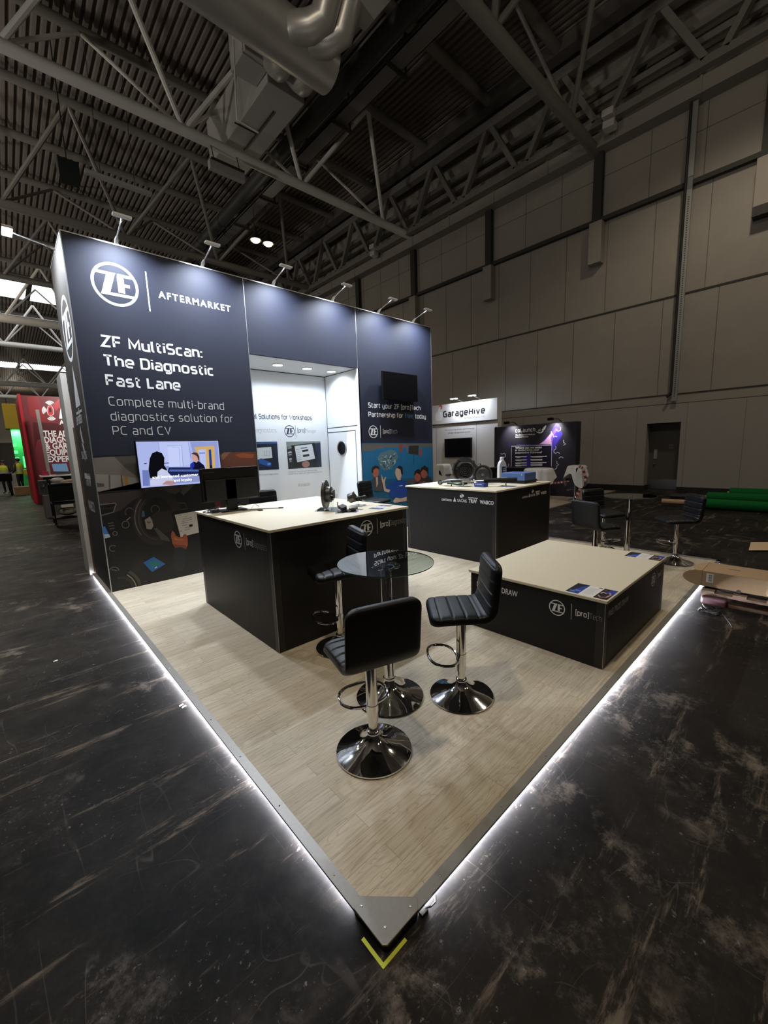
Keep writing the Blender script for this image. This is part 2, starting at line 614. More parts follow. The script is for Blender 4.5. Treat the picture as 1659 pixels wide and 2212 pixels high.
def plank_mat(name, c1, c2, dark, row=0.098, length=0.92):
    m, nt, b = new_mat(name)
    N, L = nt.nodes, nt.links
    tc = N.new('ShaderNodeTexCoord')
    br = N.new('ShaderNodeTexBrick')
    br.offset, br.offset_frequency, br.squash = 0.37, 2, 1.0
    br.inputs['Color1'].default_value = (0.0, 0.0, 0.0, 1)
    br.inputs['Color2'].default_value = (1, 1, 1, 1)
    br.inputs['Mortar'].default_value = (0.5, 0.5, 0.5, 1)
    br.inputs['Scale'].default_value = 1.0
    br.inputs['Mortar Size'].default_value = 0.0012
    br.inputs['Mortar Smooth'].default_value = 0.2
    br.inputs['Brick Width'].default_value = length
    br.inputs['Row Height'].default_value = row
    L.new(tc.outputs['Object'], br.inputs['Vector'])
    # each plank shifts its own grain
    sep = N.new('ShaderNodeSeparateColor')
    L.new(br.outputs['Color'], sep.inputs['Color'])
    comb = N.new('ShaderNodeCombineXYZ')
    mul = N.new('ShaderNodeMath')
    mul.operation = 'MULTIPLY'
    mul.inputs[1].default_value = 37.0
    L.new(sep.outputs['Red'], mul.inputs[0])
    L.new(mul.outputs[0], comb.inputs['Z'])
    L.new(mul.outputs[0], comb.inputs['X'])
    add = N.new('ShaderNodeVectorMath')
    L.new(tc.outputs['Object'], add.inputs[0])
    L.new(comb.outputs['Vector'], add.inputs[1])

    def grain(sx, sy, scale, detail, dist):
        mp = N.new('ShaderNodeMapping')
        mp.inputs['Scale'].default_value = (sx, sy, 1)
        L.new(add.outputs['Vector'], mp.inputs['Vector'])
        n = N.new('ShaderNodeTexNoise')
        n.inputs['Scale'].default_value = scale
        n.inputs['Detail'].default_value = detail
        n.inputs['Distortion'].default_value = dist
        L.new(mp.outputs['Vector'], n.inputs['Vector'])
        return n.outputs['Fac']

    fine = grain(1.2, 26, 4.0, 8, 0.3)
    big = grain(0.9, 6.5, 1.6, 3, 0.6)
    rings = N.new('ShaderNodeMath')      # cathedral figure: contour lines of a stretched noise
    rings.operation = 'MULTIPLY'
    rings.inputs[1].default_value = 16.0
    L.new(big, rings.inputs[0])
    fr = N.new('ShaderNodeMath')
    fr.operation = 'FRACT'
    L.new(rings.outputs[0], fr.inputs[0])
    rr = N.new('ShaderNodeMapRange')
    rr.interpolation_type = 'SMOOTHSTEP'
    rr.inputs['From Min'].default_value, rr.inputs['From Max'].default_value = 0.72, 1.0
    L.new(fr.outputs[0], rr.inputs['Value'])

    def mix(f, a, c, k=1.0):
        if k != 1.0:
            q = N.new('ShaderNodeMath')
            q.operation = 'MULTIPLY'
            q.inputs[1].default_value = k
            L.new(f, q.inputs[0])
            f = q.outputs[0]
        n = N.new('ShaderNodeMix')
        n.data_type = 'RGBA'
        L.new(f, n.inputs['Factor'])
        for s, kk in ((a, 'A'), (c, 'B')):
            if isinstance(s, (tuple, list)):
                n.inputs[kk].default_value = (*s, 1)
            else:
                L.new(s, n.inputs[kk])
        return n.outputs['Result']

    ramp = N.new('ShaderNodeMapRange')
    ramp.inputs['From Min'].default_value, ramp.inputs['From Max'].default_value = 0.42, 0.72
    L.new(fine, ramp.inputs['Value'])
    col = mix(sep.outputs['Red'], c1, c2)
    col = mix(ramp.outputs['Result'], col, dark, 0.42)
    col = mix(rr.outputs['Result'], col, dark, 0.34)
    col = mix(br.outputs['Fac'], col, [d * 0.8 for d in dark], 0.55)
    L.new(col, b.inputs['Base Color'])
    b.inputs['Roughness'].default_value = 0.5
    b.inputs['Specular IOR Level'].default_value = 0.35
    return m


def glass_mat(name, tint=(0.86, 0.93, 0.91)):
    m = bpy.data.materials.new(name)
    m.use_nodes = True
    nt = m.node_tree
    N, L = nt.nodes, nt.links
    N.remove(N['Principled BSDF'])
    out = N['Material Output']
    tr = N.new('ShaderNodeBsdfTransparent')
    tr.inputs['Color'].default_value = (*tint, 1)
    gl = N.new('ShaderNodeBsdfGlossy')
    gl.inputs['Roughness'].default_value = 0.0
    fr = N.new('ShaderNodeFresnel')
    fr.inputs['IOR'].default_value = 1.52
    ge = N.new('ShaderNodeNewGeometry')          # one reflection per pane: none on the inner side
    inv = N.new('ShaderNodeMath')
    inv.operation = 'SUBTRACT'
    inv.inputs[0].default_value = 1.0
    L.new(ge.outputs['Backfacing'], inv.inputs[1])
    fm = N.new('ShaderNodeMath')
    fm.operation = 'MULTIPLY'
    br = N.new('ShaderNodeMath')                 # both faces of the sheet mirror
    br.operation = 'MULTIPLY'
    br.use_clamp = True
    br.inputs[1].default_value = 2.1
    L.new(fr.outputs[0], br.inputs[0])
    L.new(br.outputs[0], fm.inputs[0])
    L.new(inv.outputs[0], fm.inputs[1])
    mx = N.new('ShaderNodeMixShader')
    L.new(fm.outputs[0], mx.inputs[0])
    L.new(tr.outputs[0], mx.inputs[1])
    L.new(gl.outputs[0], mx.inputs[2])
    L.new(mx.outputs[0], out.inputs['Surface'])
    return m


def film_mat(name, col, alpha):
    m, nt, b = new_mat(name)
    b.inputs['Base Color'].default_value = (*col, 1)
    b.inputs['Alpha'].default_value = alpha
    b.inputs['Roughness'].default_value = 0.35
    return m


M = dict(
    floor=hall_floor_mat(),
    planks=plank_mat('light_oak_planks', (0.52, 0.445, 0.325), (0.62, 0.545, 0.42), (0.22, 0.17, 0.11)),
    planks_far=plank_mat('brown_oak_planks', (0.26, 0.2, 0.15), (0.36, 0.29, 0.22), (0.12, 0.09, 0.06)),
    alu=mat('brushed_aluminium', (0.33, 0.315, 0.29), 0.45, 0.6, grain=0.12, gscale=60),
    alu_bright=mat('aluminium_profile', (0.62, 0.62, 0.62), 0.35, 0.9),
    black_edge=mat('black_plinth', (0.012, 0.012, 0.012), 0.5),
    led=emit('led_strip', (0.88, 0.90, 1.0), 270.0),
    navy=mat('navy_printed_fabric', (0.0108, 0.0132, 0.0275), 0.62, spec=0.35, grain=0.05, gscale=250, bump=0.05),
    side=mat('charcoal_side_panel', '#45423f', 0.6, spec=0.3, grain=0.05, gscale=250),
    white=mat('white_laminate_wall', (0.84, 0.87, 0.90), 0.5, grain=0.01),
    white_print=mat('white_vinyl_lettering', (0.82, 0.82, 0.82), 0.5),
    grey_print=mat('grey_vinyl_lettering', (0.45, 0.45, 0.46), 0.5),
    dark_print=mat('dark_vinyl_lettering', (0.012, 0.02, 0.045), 0.5),
    counter=mat('charcoal_counter_laminate', '#1b191b', 0.5, spec=0.3, grain=0.08, gscale=120),
    counter_edge=mat('black_counter_post', '#1a191b', 0.4),
    top=mat('cream_worktop', (0.72, 0.645, 0.485), 0.42, spec=0.4, grain=0.02, gscale=40),
    chrome=mat('chrome', (0.80, 0.80, 0.80), 0.06, 1.0),
    leather=mat('black_leatherette', (0.007, 0.008, 0.010), 0.42, spec=0.32, grain=0.1, gscale=160, bump=0.08),
    shell=mat('black_shell', (0.008, 0.008, 0.009), 0.45, spec=0.35),
    black=mat('black_plastic', (0.0045, 0.0045, 0.0045), 0.42, spec=0.3),
    screen_off=mat('dark_screen', (0.003, 0.003, 0.004), 0.25, spec=0.25),
    steel=mat('steel', (0.35, 0.34, 0.33), 0.3, 1.0),
    dark_steel=mat('dark_cast_metal', (0.13, 0.13, 0.132), 0.38, 0.8, grain=0.25, gscale=30, bump=0.2),
    rubber=mat('black_rubber', (0.012, 0.012, 0.012), 0.55),
    green_metal=mat('green_painted_metal', (0.03, 0.06, 0.035), 0.4, 0.5),
    glass=glass_mat('clear_glass'),
    acrylic=glass_mat('clear_acrylic', (0.93, 0.95, 0.95)),
    hall_wall=mat('grey_hall_cladding', (0.30, 0.275, 0.245), 0.55, spec=0.3, grain=0.10, gscale=2.2),
    hall_wall_low=mat('grey_hall_wall_paint', (0.30, 0.285, 0.27), 0.6, spec=0.3, grain=0.07, gscale=3),
    seam=mat('dark_cladding_joint', (0.03, 0.028, 0.026), 0.7),
    roof=mat('grey_roof_deck', (0.20, 0.175, 0.16), 0.55, spec=0.3, grain=0.15, gscale=1.2),
    steelwork=mat('grey_painted_steelwork', (0.20, 0.19, 0.175), 0.45, grain=0.08, gscale=4),
    steel_light=mat('brightened_steelwork', (0.78, 0.77, 0.73), 0.42, grain=0.06, gscale=4),  # lighter copy of the steelwork, light on the trusses put into the colour
    duct=mat('galvanised_ductwork', (0.62, 0.61, 0.58), 0.36, 0.55, grain=0.12, gscale=3),
    duct_box=mat('grey_lined_ductwork', (0.46, 0.455, 0.43), 0.5, grain=0.08, gscale=3),
    card=mat('brown_cardboard', (0.36, 0.245, 0.14), 0.75, spec=0.2, grain=0.08, gscale=25),
    card_in=mat('pale_cardboard', (0.50, 0.37, 0.22), 0.75, spec=0.2, grain=0.06, gscale=25),
    wood=mat('rough_pallet_wood', (0.20, 0.135, 0.09), 0.75, grain=0.3, gscale=14, bump=0.3),
    green=mat('green_carpet', (0.006, 0.10, 0.022), 0.85, spec=0.1, grain=0.2, gscale=90, bump=0.3),
    paper=mat('white_paper', (0.74, 0.72, 0.68), 0.5),
    film=film_mat('milky_dust_sheet', (0.75, 0.74, 0.72), 0.72),
    red=mat('red_stand_panel', (0.42, 0.012, 0.022), 0.45),
    maroon=mat('maroon_stand_print', (0.15, 0.015, 0.022), 0.5, grain=0.5, gscale=1.6),
    yellow=mat('yellow_stand_panel', (0.55, 0.40, 0.02), 0.5),
    hivis=mat('hi_vis_fabric', (0.62, 0.72, 0.04), 0.6),
    reflective=mat('grey_reflective_band', (0.6, 0.6, 0.55), 0.4),
    cloth_dark=mat('dark_clothing', (0.015, 0.016, 0.022), 0.8),
    skin=mat('skin', (0.36, 0.19, 0.13), 0.55),
    hair=mat('dark_hair', (0.012, 0.009, 0.007), 0.6),
)

# ------------------------------------------------------------------ the setting
FZ = -0.03                      # hall floor; the top of the stand platform is z = 0
mb = MB(M['floor'])
mb.poly([(-40, -25, FZ), (16, -25, FZ), (16, 115, FZ), (-40, 115, FZ)])
struct(mb, 'floor', 'scuffed black hall floor with old tape marks', 'floor')

# corrugated roof deck
mb = MB(M['roof'])
RZ, P_, D_ = 13.75, 0.22, 0.09
x = -30.0
prof = []
while x < 13.9:
    prof += [(x, RZ), (x + 0.09, RZ), (x + 0.12, RZ + D_), (x + 0.19, RZ + D_)]
    x += P_
for (xa, za), (xb, zb) in zip(prof, prof[1:]):
    for ya, yb in ((-12, 38.0), (42.0, 69.0), (73.0, 112.0)):
        mb.poly([(xa, ya, za), (xb, ya, zb), (xb, yb, zb), (xa, yb, za)])
mb.poly([(13.9, -12, RZ + .1), (17, -12, RZ + .1), (17, 112, RZ + .1), (13.9, 112, RZ + .1)])
struct(mb, 'ceiling', 'dark corrugated metal roof deck of the hall', 'ceiling')
# roof light strips at the far end
mb = MB(emit('roof_daylight', (0.95, 0.97, 1.0), 3.0))
for xa, xb in ((-9.0, -3.2), (-2.9, 2.0), (2.3, 7.2), (7.5, 12)):
    mb.poly([(xa, 69.0, RZ + .05), (xb, 69.0, RZ + .05), (xb, 73.0, RZ + .05), (xa, 73.0, RZ + .05)])
    mb.poly([(xa, 38.0, RZ + .05), (xb, 38.0, RZ + .05), (xb, 42.0, RZ + .05), (xa, 42.0, RZ + .05)])
struct(mb, 'window_1', 'bright daylight strip glazed into the far roof', 'rooflight')

# hall wall on the right: lower painted wall with door recess, cladding above
HX = 14.22
D0, D1, DZ = 2.24, 3.12, 2.06
mb = MB(M['hall_wall_low'])
for a, b in (((HX, -25, FZ), (HX + .5, D0, 2.6)), ((HX, D1, FZ), (HX + .5, 112, 2.6)), ((HX, D0, DZ), (HX + .5, D1, 2.6))):
    mb.box(a, b)
mb.m(M['hall_wall'])
mb.box((HX + .03, -25, 2.6), (HX + .5, 112, 10.45))
mb.box((HX + .25, -25, 10.45), (HX + .5, 112, RZ + .3))
mb.m(M['seam'])
for z, h in ((2.6, .02), (2.87, .03), (5.65, .05)):
    mb.box((HX + .012, -25, z), (HX + .04, 112, z + h))
soft_seam = mat('cladding_butt_joint', (0.12, 0.11, 0.10), 0.7)
for k in range(-14, 60):                                    # vertical joints of the cladding
    y = 0.30 + k * 1.30
    mb.m(soft_seam)
    for za, zb, s in ((2.9, 5.65, 0.0), (5.7, 8.45, 0.33), (8.56, 10.4, 0.55)):
        mb.box((HX + .022, y + s, za), (HX + .04, y + s + .014, zb))
    mb.box((HX - .004, y * 1.0 + .5, FZ), (HX + .01, y + .506, 2.6)) if not (D0 - .1 < y + .5 < D1 + .1) else None
mb.box((HX + .022, -25, 9.75), (HX + .04, 112, 9.765))
struct(mb, 'wall_right', 'tall grey clad hall wall with dark joints', 'wall')
mb = MB(M['black_edge'])
mb.box((HX - .02, -25, FZ), (HX, D0, .12))
mb.box((HX - .02, D1, FZ), (HX, 112, .12))
mb.box((HX - .02, D1 - .02, FZ), (HX + .45, D1, .12))
struct(mb, 'baseboard_right', 'black skirting along the foot of the grey hall wall', 'skirting')
d = thing('door_1', 'dark grey fire door set back in the hall wall', 'door', (HX + .45, (D0 + D1) / 2, FZ), kind='structure')
grey_door = mat('dark_grey_door', (0.085, 0.08, 0.075), 0.5)
mb = MB(grey_door)
mb.box((HX + .44, D0 - .02, FZ), (HX + .49, D1 + .02, DZ))
mb.build('door_leaf', d)
mb = MB(M['steel'])
mb.box((HX + .43, D0 + .02, FZ + .02), (HX + .445, D1 - .02, .30))
mb.build('kick_plate', d)
mb = MB(M['alu_bright'])
mb.box((HX + .425, 2.90, .95), (HX + .445, 2.99, 1.25))
mb.build('push_plate', d)
mb = MB(M['steel'])
mb.tube([(HX + .44, 2.95, .80), (HX + .39, 2.95, .80)], .025)
mb.build('lock_knob', d)
mb = MB(M['grey_print'])
mb.text('345', (HX + .436, 2.60, 1.27), -Y, Z, 0.12, .05)
mb.text('FD3', (HX + .436, 2.60, 1.35), -Y, Z, 0.12, .05)
mb.build('door_number', d)

mb = MB(mat('far_wall_cladding', (0.42, 0.40, 0.37), 0.6, grain=.06, gscale=2))
mb.box((-40, 105, 5.2), (16, 105.4, 16))
mb.m(M['black_edge'])
mb.box((-40, 105, FZ), (16, 105.4, 5.2))
for k in range(24):
    mb.box((-40 + k * 2.4, 104.97, 5.2), (-39.9 + k * 2.4, 105.02, 16))
struct(mb, 'wall_back', 'far end wall of the hall, pale panels over black', 'wall')

# beams and columns against the hall wall
mb = MB(M['seam'])
mb.box((HX - .12, -25, 8.44), (HX + .04, 112, 8.56))
struct(mb, 'trim_1', 'black horizontal rail across the upper hall wall', 'rail')
mb = MB(mat('grey_wall_ledge', (0.27, 0.25, 0.225), 0.6, grain=.1, gscale=3))
mb.box((HX - .42, -25, 10.42), (HX + .3, 112, 10.80))
for k in range(-8, 34):
    mb.box((HX - .44, k * 2.05 + .2, 10.40), (HX - .40, k * 2.05 + .26, 10.82))
struct(mb, 'trim_2', 'grey boxed ledge under the roof along the hall wall', 'ledge')
for k, y in enumerate((-3.2, 0.85, 4.85, 8.82, 12.8, 16.8, 20.8, 24.8)):
    c = thing('wall_column', ('black steel wall post with grey cover box, nearest the camera', 'black wall post half outside the right edge of the photo',
              'second black wall post counted from the grey cable tray', 'third black wall post, above the white exhibition stand', 'fourth black wall post, beside the stand wall top',
              'black wall post hidden behind the stand wall', 'far black wall post behind the stand', 'farthest black wall post of the hall')[k], 'post', (HX, y, 7.2), 'wall posts', 'structure')
    mb = MB(M['seam'])
    mb.box((HX - .16, y - .13, 8.4), (HX + .03, y + .13, 10.42))
    mb.build('post', c)
    if k != 1:
        mb = MB(M['hall_wall'])
        mb.box((HX - .28, y - .22, 7.2), (HX + .03, y + .16, 8.42))
        mb.build('cover_box', c, bevel=.01)
t = thing('cable_tray', 'vertical perforated cable tray with black cable on hall wall', 'cable tray', (14.15, 2.42, 2.7))
mb = MB(mat('galvanised_tray', (0.34, 0.34, 0.335), 0.45, 0.5))
pth = [(14.13, 2.43, 2.68), (14.13, 2.43, 8.35), (14.0, 2.40, 8.6), (14.0, 2.40, 10.4)]
for a, b in zip(pth, pth[1:]):
    mb.bar(a, b, .13, .05, (1, 0, 0))
mb.m(M['seam'])
for k in range(90):
    z = 2.8 + k * .06
    mb.box((14.10, 2.415, z), (14.106, 2.445, z + .025))
mb.build('tray', t)
mb = MB(M['rubber'])
mb.tube([(14.05, 2.62, 2.80), (14.06, 2.56, 2.85), (14.07, 2.52, 2.95), (14.08, 2.52, 3.3), (14.08, 2.52, 8.35), (13.95, 2.49, 8.6), (13.95, 2.49, 10.4)], .035)
mb.build('cable', t, smooth=40)
t = thing('wall_vent', 'grey ventilation box with dark slot on the hall wall at right edge', 'vent', (14.0, .4, 7.0))
mb = MB(M['hall_wall'])
mb.box((13.95, -.9, 7.25), (HX + .03, 1.03, 8.36))
mb.build('housing', t, bevel=.01)
mb = MB(M['seam'])
mb.box((13.93, -.9, 7.02), (HX + .03, 1.03, 7.24))
mb.build('outlet_slot', t)

# eaves truss along the hall wall
et = thing('eaves_truss', 'dark lattice truss running along the top of the hall wall', 'truss', (13.6, 0, 10.8), kind='structure')
mb = MB(M['steelwork'])
mb.box((13.48, -12, 12.72), (13.78, 60, 13.0))
mb.build('top_chord', et)
mb = MB(M['steelwork'])
mb.box((13.5, -12, 10.82), (13.72, 60, 11.02))
mb.build('bottom_chord', et)
mb = MB(mat('dark_roof_edge', (0.12, 0.11, 0.1), .6))
mb.box((13.35, -12, 13.35), (13.75, 60, 13.72))
mb.build('eaves_beam', et)
for k in range(-1, 12):
    yt = 0.68 + 2.6 * k
    for s in (-1, 1):
        mb = MB(M['steelwork'])
        mb.bar((13.6, yt + s * .12, 12.74), (13.6, yt + s * 1.1, 11.0), .16, .2, (1, 0, 0))
        mb.build('brace', et)
mb = MB(M['steelwork'])
for z in (11.7, 12.1):
    mb.bar((13.95, -12, z), (13.95, 60, z), .12, .16)
mb.build('side_rail', et)

# roof purlins
for i, y in enumerate((3.3, 5.95, 8.4, 11.3, 14.55, 17.65, 20.6, 23.6, 26.6, 29.8, 33.5, 36.0, 45)):
    mb = MB(M['steelwork'])
    mb.tube([(-30, y, 13.5), (13.6, y, 13.5)], .14 if y > 12 else .15, 10)
    o = mb.build('roof_purlin', smooth=40)
    tag(o, 'round roof purlin under the corrugated deck, number %d back from the camera' % (i + 1), 'roof beam', 'roof purlins', 'structure')

# triangulated roof trusses (one bottom tube, legs up to two purlins)
LEG_X = [(-15.5 + 3.95 * k) for k in range(8)]


def roof_truss(yb, zb, yn, yf, label, m, r=.15, x1=14.1, x0=-28.0):
    t = thing('roof_truss', label, 'truss', (0, yb, zb), 'roof trusses', 'structure')
    mb = MB(m)
    mb.tube([(x0, yb, zb), (x1, yb, zb)], r, 14)
    mb.build('bottom_chord', t, smooth=40)
    for k in range(-7, 4):
        xb = 0.43 + 3.95 * k
        for dx in (-1.97, 1.97):
            for yy, rr in ((yn, .075), (yf, .055)):
                if not (x0 < xb + dx < 13.8):
                    continue
                mb = MB(m)
                mb.tube([(xb, yb, zb), (xb + dx, yy, 13.45)], rr, 8)
                mb.build('strut', t, smooth=40)


roof_truss(4.95, 10.5, 3.3, 5.95, 'dark roof truss nearest the camera, ending at the hall wall', M['steelwork'])
roof_truss(12.75, 10.93, 11.3, 14.55, 'pale tubular roof truss crossing above the stand', M['steel_light'])
roof_truss(20.6, 11.0, 17.65, 23.6, 'dark roof truss behind the stand wall lamps', M['steelwork'])
roof_truss(28.4, 10.9, 26.6, 29.8, 'dim roof truss below the far rooflights', M['steelwork'])
roof_truss(36.2, 10.8, 33.5, 38.0, 'brightly lit roof truss over the red exhibition stand', M['steel_light'], .28)
roof_truss(44.0, 10.8, 42.0, 46.0, 'brightly lit roof truss beyond the red exhibition stand', M['steel_light'], .2)
roof_truss(66.0, 10.8, 64.0, 68.0, 'distant brightly lit roof truss beyond the second one past the red stand', M['steel_light'], .3)
roof_truss(79.0, 10.8, 77.0, 81.0, 'farthest brightly lit roof truss at the end of the hall', M['steel_light'], .25)

# main spine: dark pipe and mesh cable tray
mb = MB(mat('dark_pipe', (0.05, 0.05, 0.05), .5))
mb.tube([(8.15, -4, 12.35), (8.15, 45, 12.35)], .24, 16)
tag(mb.build('service_pipe', smooth=40), 'thick dark pipe running the length of the roof', 'pipe')
t = thing('overhead_cable_tray', 'wide mesh cable tray hung beside the dark roof pipe', 'cable tray', (8.9, 10, 12.1))
mb = MB(mat('mesh_cable_tray', (0.22, 0.22, 0.215), .5, .4, grain=.25, gscale=60))
mb.box((8.55, -4, 12.18), (9.05, 45, 12.21))
mb.box((8.55, -4, 12.18), (8.57, 45, 12.34))
mb.box((9.03, -4, 12.18), (9.05, 45, 12.34))
mb.build('tray', t)
for k in range(12):
    mb = MB(M['seam'])
    y = 3.2 + k * 2.6
    mb.bar((8.46, y, 12.1), (9.25, y, 12.1), .07, .09)
    mb.bar((9.2, y, 12.1), (9.2, y, 13.4), .05, .05, (1, 0, 0))
    mb.build('hanger', t)

# air ducts above
t = thing('air_duct', 'round silver air duct with elbows into two grey box ducts', 'air duct', (5, 8.6, 11))
S = lambda x, y, z: (x, y, z)
mb = MB(M['duct'])
mb.tube([(-8, 8.45, 10.95), (6.45, 8.45, 10.95)], .52, 28)
mb.build('round_main', t, smooth=40)
for xx, s in ((5.52, 1), (6.2, 1)):
    mb = MB(M['duct'])
    mb.tube([(xx, 8.7, 11.05), (xx + .02, 9.1, 11.0), (xx + .12, 9.4, 11.12), (xx + .22, 9.75, 11.45), (xx + .25, 10.1, 11.85), (xx + .25, 10.5, 12.0)], .27, 20)
    mb.build('elbow', t, smooth=40)
for xx in (5.62, 6.12):
    mb = MB(M['duct'])
    mb.tube([(xx - .45, 8.4, 10.85), (xx - .35, 8.05, 10.85), (xx - .1, 7.85, 10.88), (xx + .1, 7.6, 11.0), (xx + .12, 7.3, 11.4), (xx + .12, 7.1, 12.0)], .29, 20)
    mb.build('elbow', t, smooth=40)
mb = MB(M['duct_box'])
mb.box((5.72, 10.15, 11.3), (6.85, 14.3, 12.6))
mb.build('far_box', t, bevel=.015)
mb = MB(M['duct_box'])
mb.box((5.75, 3.6, 11.3), (6.85, 7.5, 12.6))
mb.build('near_box', t, bevel=.015)
mb = MB(M['duct_box'])
mb.box((5.0, 9.9, 11.5), (5.7, 10.75, 13.5))
mb.build('riser', t, bevel=.01)
mb = MB(M['seam'])
mb.tube([(6.28, 10.9, 11.28), (6.28, 12.9, 11.28)], .02, 6)
mb.tube([(5.6, 12.0, 11.28), (6.28, 12.0, 11.28)], .02, 6)
mb.build('seam_bars', t)
mb = MB(M['steel_light'])
mb.tube([at(392, -6, 1, 10.0), at(503, 66, 1, 10.0), at(512, 260, 1, 10.0), at(558, 287, 1, 10.0)], .022, 8)
tag(mb.build('conduit', smooth=40), 'thin white conduit bent below the air duct', 'conduit')

# roof fittings
t = thing('strip_light', 'long unlit strip light fitted under the roof beside a dark speaker', 'strip light', (3, 14.6, 9.9))
mb = MB(M['duct_box'])
mb.box((2.1, 14.55, 9.84), (3.86, 14.75, 9.93))
mb.build('housing', t, bevel=.01)
mb = MB(M['seam'])
for xx in (2.5, 3.4):
    mb.bar((xx, 14.65, 9.93), (xx, 14.65, 13.4), .015, .015, (1, 0, 0))
mb.build('suspension', t)
mb = MB(mat('dark_green_box', (.012, .018, .018), .5))
mb.box((1.52, 14.9, 9.68), (2.03, 15.3, 10.2))
mb.bar((1.77, 15.1, 10.2), (1.77, 15.1, 13.4), .03, .03, (1, 0, 0))
tag(mb.build('roof_speaker', bevel=.02), 'black square loudspeaker hanging under the roof', 'speaker')
t = thing('strip_light', 'boxy grey strip light under the end of the grey box duct', 'strip light', (5.4, 12.5, 10.2))
mb = MB(M['duct_box'])
mb.box((4.93, 12.45, 10.05), (6.03, 12.62, 10.3))
mb.build('housing', t, bevel=.015)
mb = MB(M['seam'])
mb.box((4.98, 12.40, 10.3), (6.0, 12.66, 10.34))
mb.bar((5.1, 12.5, 10.3), (5.1, 12.7, 10.9), .02, .02, (1, 0, 0))
mb.bar((5.9, 12.5, 10.3), (5.9, 12.7, 10.9), .02, .02, (1, 0, 0))
mb.build('bracket', t)
bulb = emit('lamp_glow', (1.0, 0.78, 0.38), 7.0)
for k, (x, y) in enumerate(((8.72, 17.26), (9.30, 17.21))):
    t = thing('high_bay_lamp', ('left lamp of the glowing warm pair under the roof', 'right lamp of the glowing warm pair under the roof')[k], 'ceiling lamp', (x, y, 11), 'high bay lamps')
    mb = MB(M['seam'])
    mb.lathe([(.06, .55), (.08, .3), (.2, .12), (.26, 0), (.24, 0), (.06, .2)], (x, y, 10.9), 24, close=False)
    mb.bar((x, y, 11.3), (x, y, 12.175 if k == 0 else 13.8), .02, .02, (1, 0, 0))
    mb.build('reflector', t, smooth=40)
    mb = MB(bulb)
    mb.ball((x, y, 10.92), (.2, .2, .12))
    mb.build('bulb', t, smooth=60)
for k, (x, y, z) in enumerate(((13.45, 4.2, 10.75), (13.5, 14.6, 10.9))):
    t = thing('floodlight', ('unlit white twin floodlight at the ledge, right of the dark truss end', 'small unlit twin floodlight at the ledge above the stand wall')[k], 'floodlight', (x, y, z), 'wall floodlights')
    for s in (-1, 1):
        mb = MB(mat('floodlight_white', (.55, .54, .52), .4))
        mb.extrude([(x - .15, y + s * .02, z + s * .16 - .08), (x + .12, y + s * .02, z + s * .16 - .12), (x + .15, y + s * .02, z + s * .16 + .08), (x - .12, y + s * .02, z + s * .16 + .12)], (0, .32, .03))
        mb.build('head', t, bevel=.02)
    mb = MB(M['seam'])
    mb.bar((x + .1, y + .1, z), (13.85, y + .1, z - .05), .05, .05)
    mb.build('arm', t)
# ------------------------------------------------------------------ the stand platform
PX, PY = 5.93, 6.0
pf = thing('exhibition_platform', 'low stand platform of pale wood planks with lit aluminium edge', 'platform', (3, 3, FZ), kind='structure')
mb = MB(M['planks'])
mb.box((0.03, 0.03, -.012), (PX, PY, -.001))
mb.build('deck', pf)
mb = MB(M['black_edge'])
mb.box((0.05, 0.05, FZ), (PX, PY, -.012))
mb.build('frame', pf)
mb = MB(M['alu'])
mb.box((0.0, 0.13, -.004), (0.042, PY, .002))
mb.box((0.0, 0.13, -.008), (0.003, PY, -.002))
mb.build('edge_trim', pf)
mb = MB(M['alu'])
mb.box((0.13, 0.0, -.004), (PX, 0.042, .002))
mb.m(M['black_edge'])
mb.box((0.13, 0.0, -.009), (PX, 0.003, -.004))
mb.build('edge_trim', pf)
mb = MB(M['alu'])
mb.box((PX - .07, 0.0, -.004), (PX, 5.0, .002))
mb.build('edge_trim', pf)
mb = MB(M['alu'])
mb.extrude([(0.012, 0.0, -.002), (.158, 0, -.002), (.185, .03, -.002), (.03, .185, -.002), (0, .158, -.002), (0, 0.012, -.002)], (0, 0, .007))
cp = mb.build('corner_plate', pf, bevel=.002)
mb = MB(M['alu_bright'])
for x, y in ((.04, .04), (.145, .025), (.025, .145)):
    mb.lathe([(.0045, 0), (.004, .002), (.001, .003)], (x, y, .005), 10)
mb.build('rivet', cp)
mb = MB(M['black_edge'])
mb.extrude([(0.02, 0.005, FZ), (.16, .005, FZ), (.16, .05, FZ), (.05, .16, FZ), (.005, .16, FZ), (.005, .02, FZ)], (0, 0, .027))
mb.build('corner_block', pf)
mb = MB(M['led'])
mb.box((.018, .185, -.026), (.020, PY + .0, -.014))
mb.build('led_strip', pf)
mb = MB(M['led'])
mb.box((.185, .018, -.026), (PX - .05, .020, -.014))
mb.build('led_strip', pf)
mb = MB(M['steel'])
for k in range(14):
    mb.lathe([(.004, 0), (.0035, .002), (.001, .003)], (.30 + k * .42, .020, .002), 10)
    mb.lathe([(.004, 0), (.0035, .002), (.001, .003)], (.020, .30 + k * .42, .002), 10)
mb.build('screw', pf)
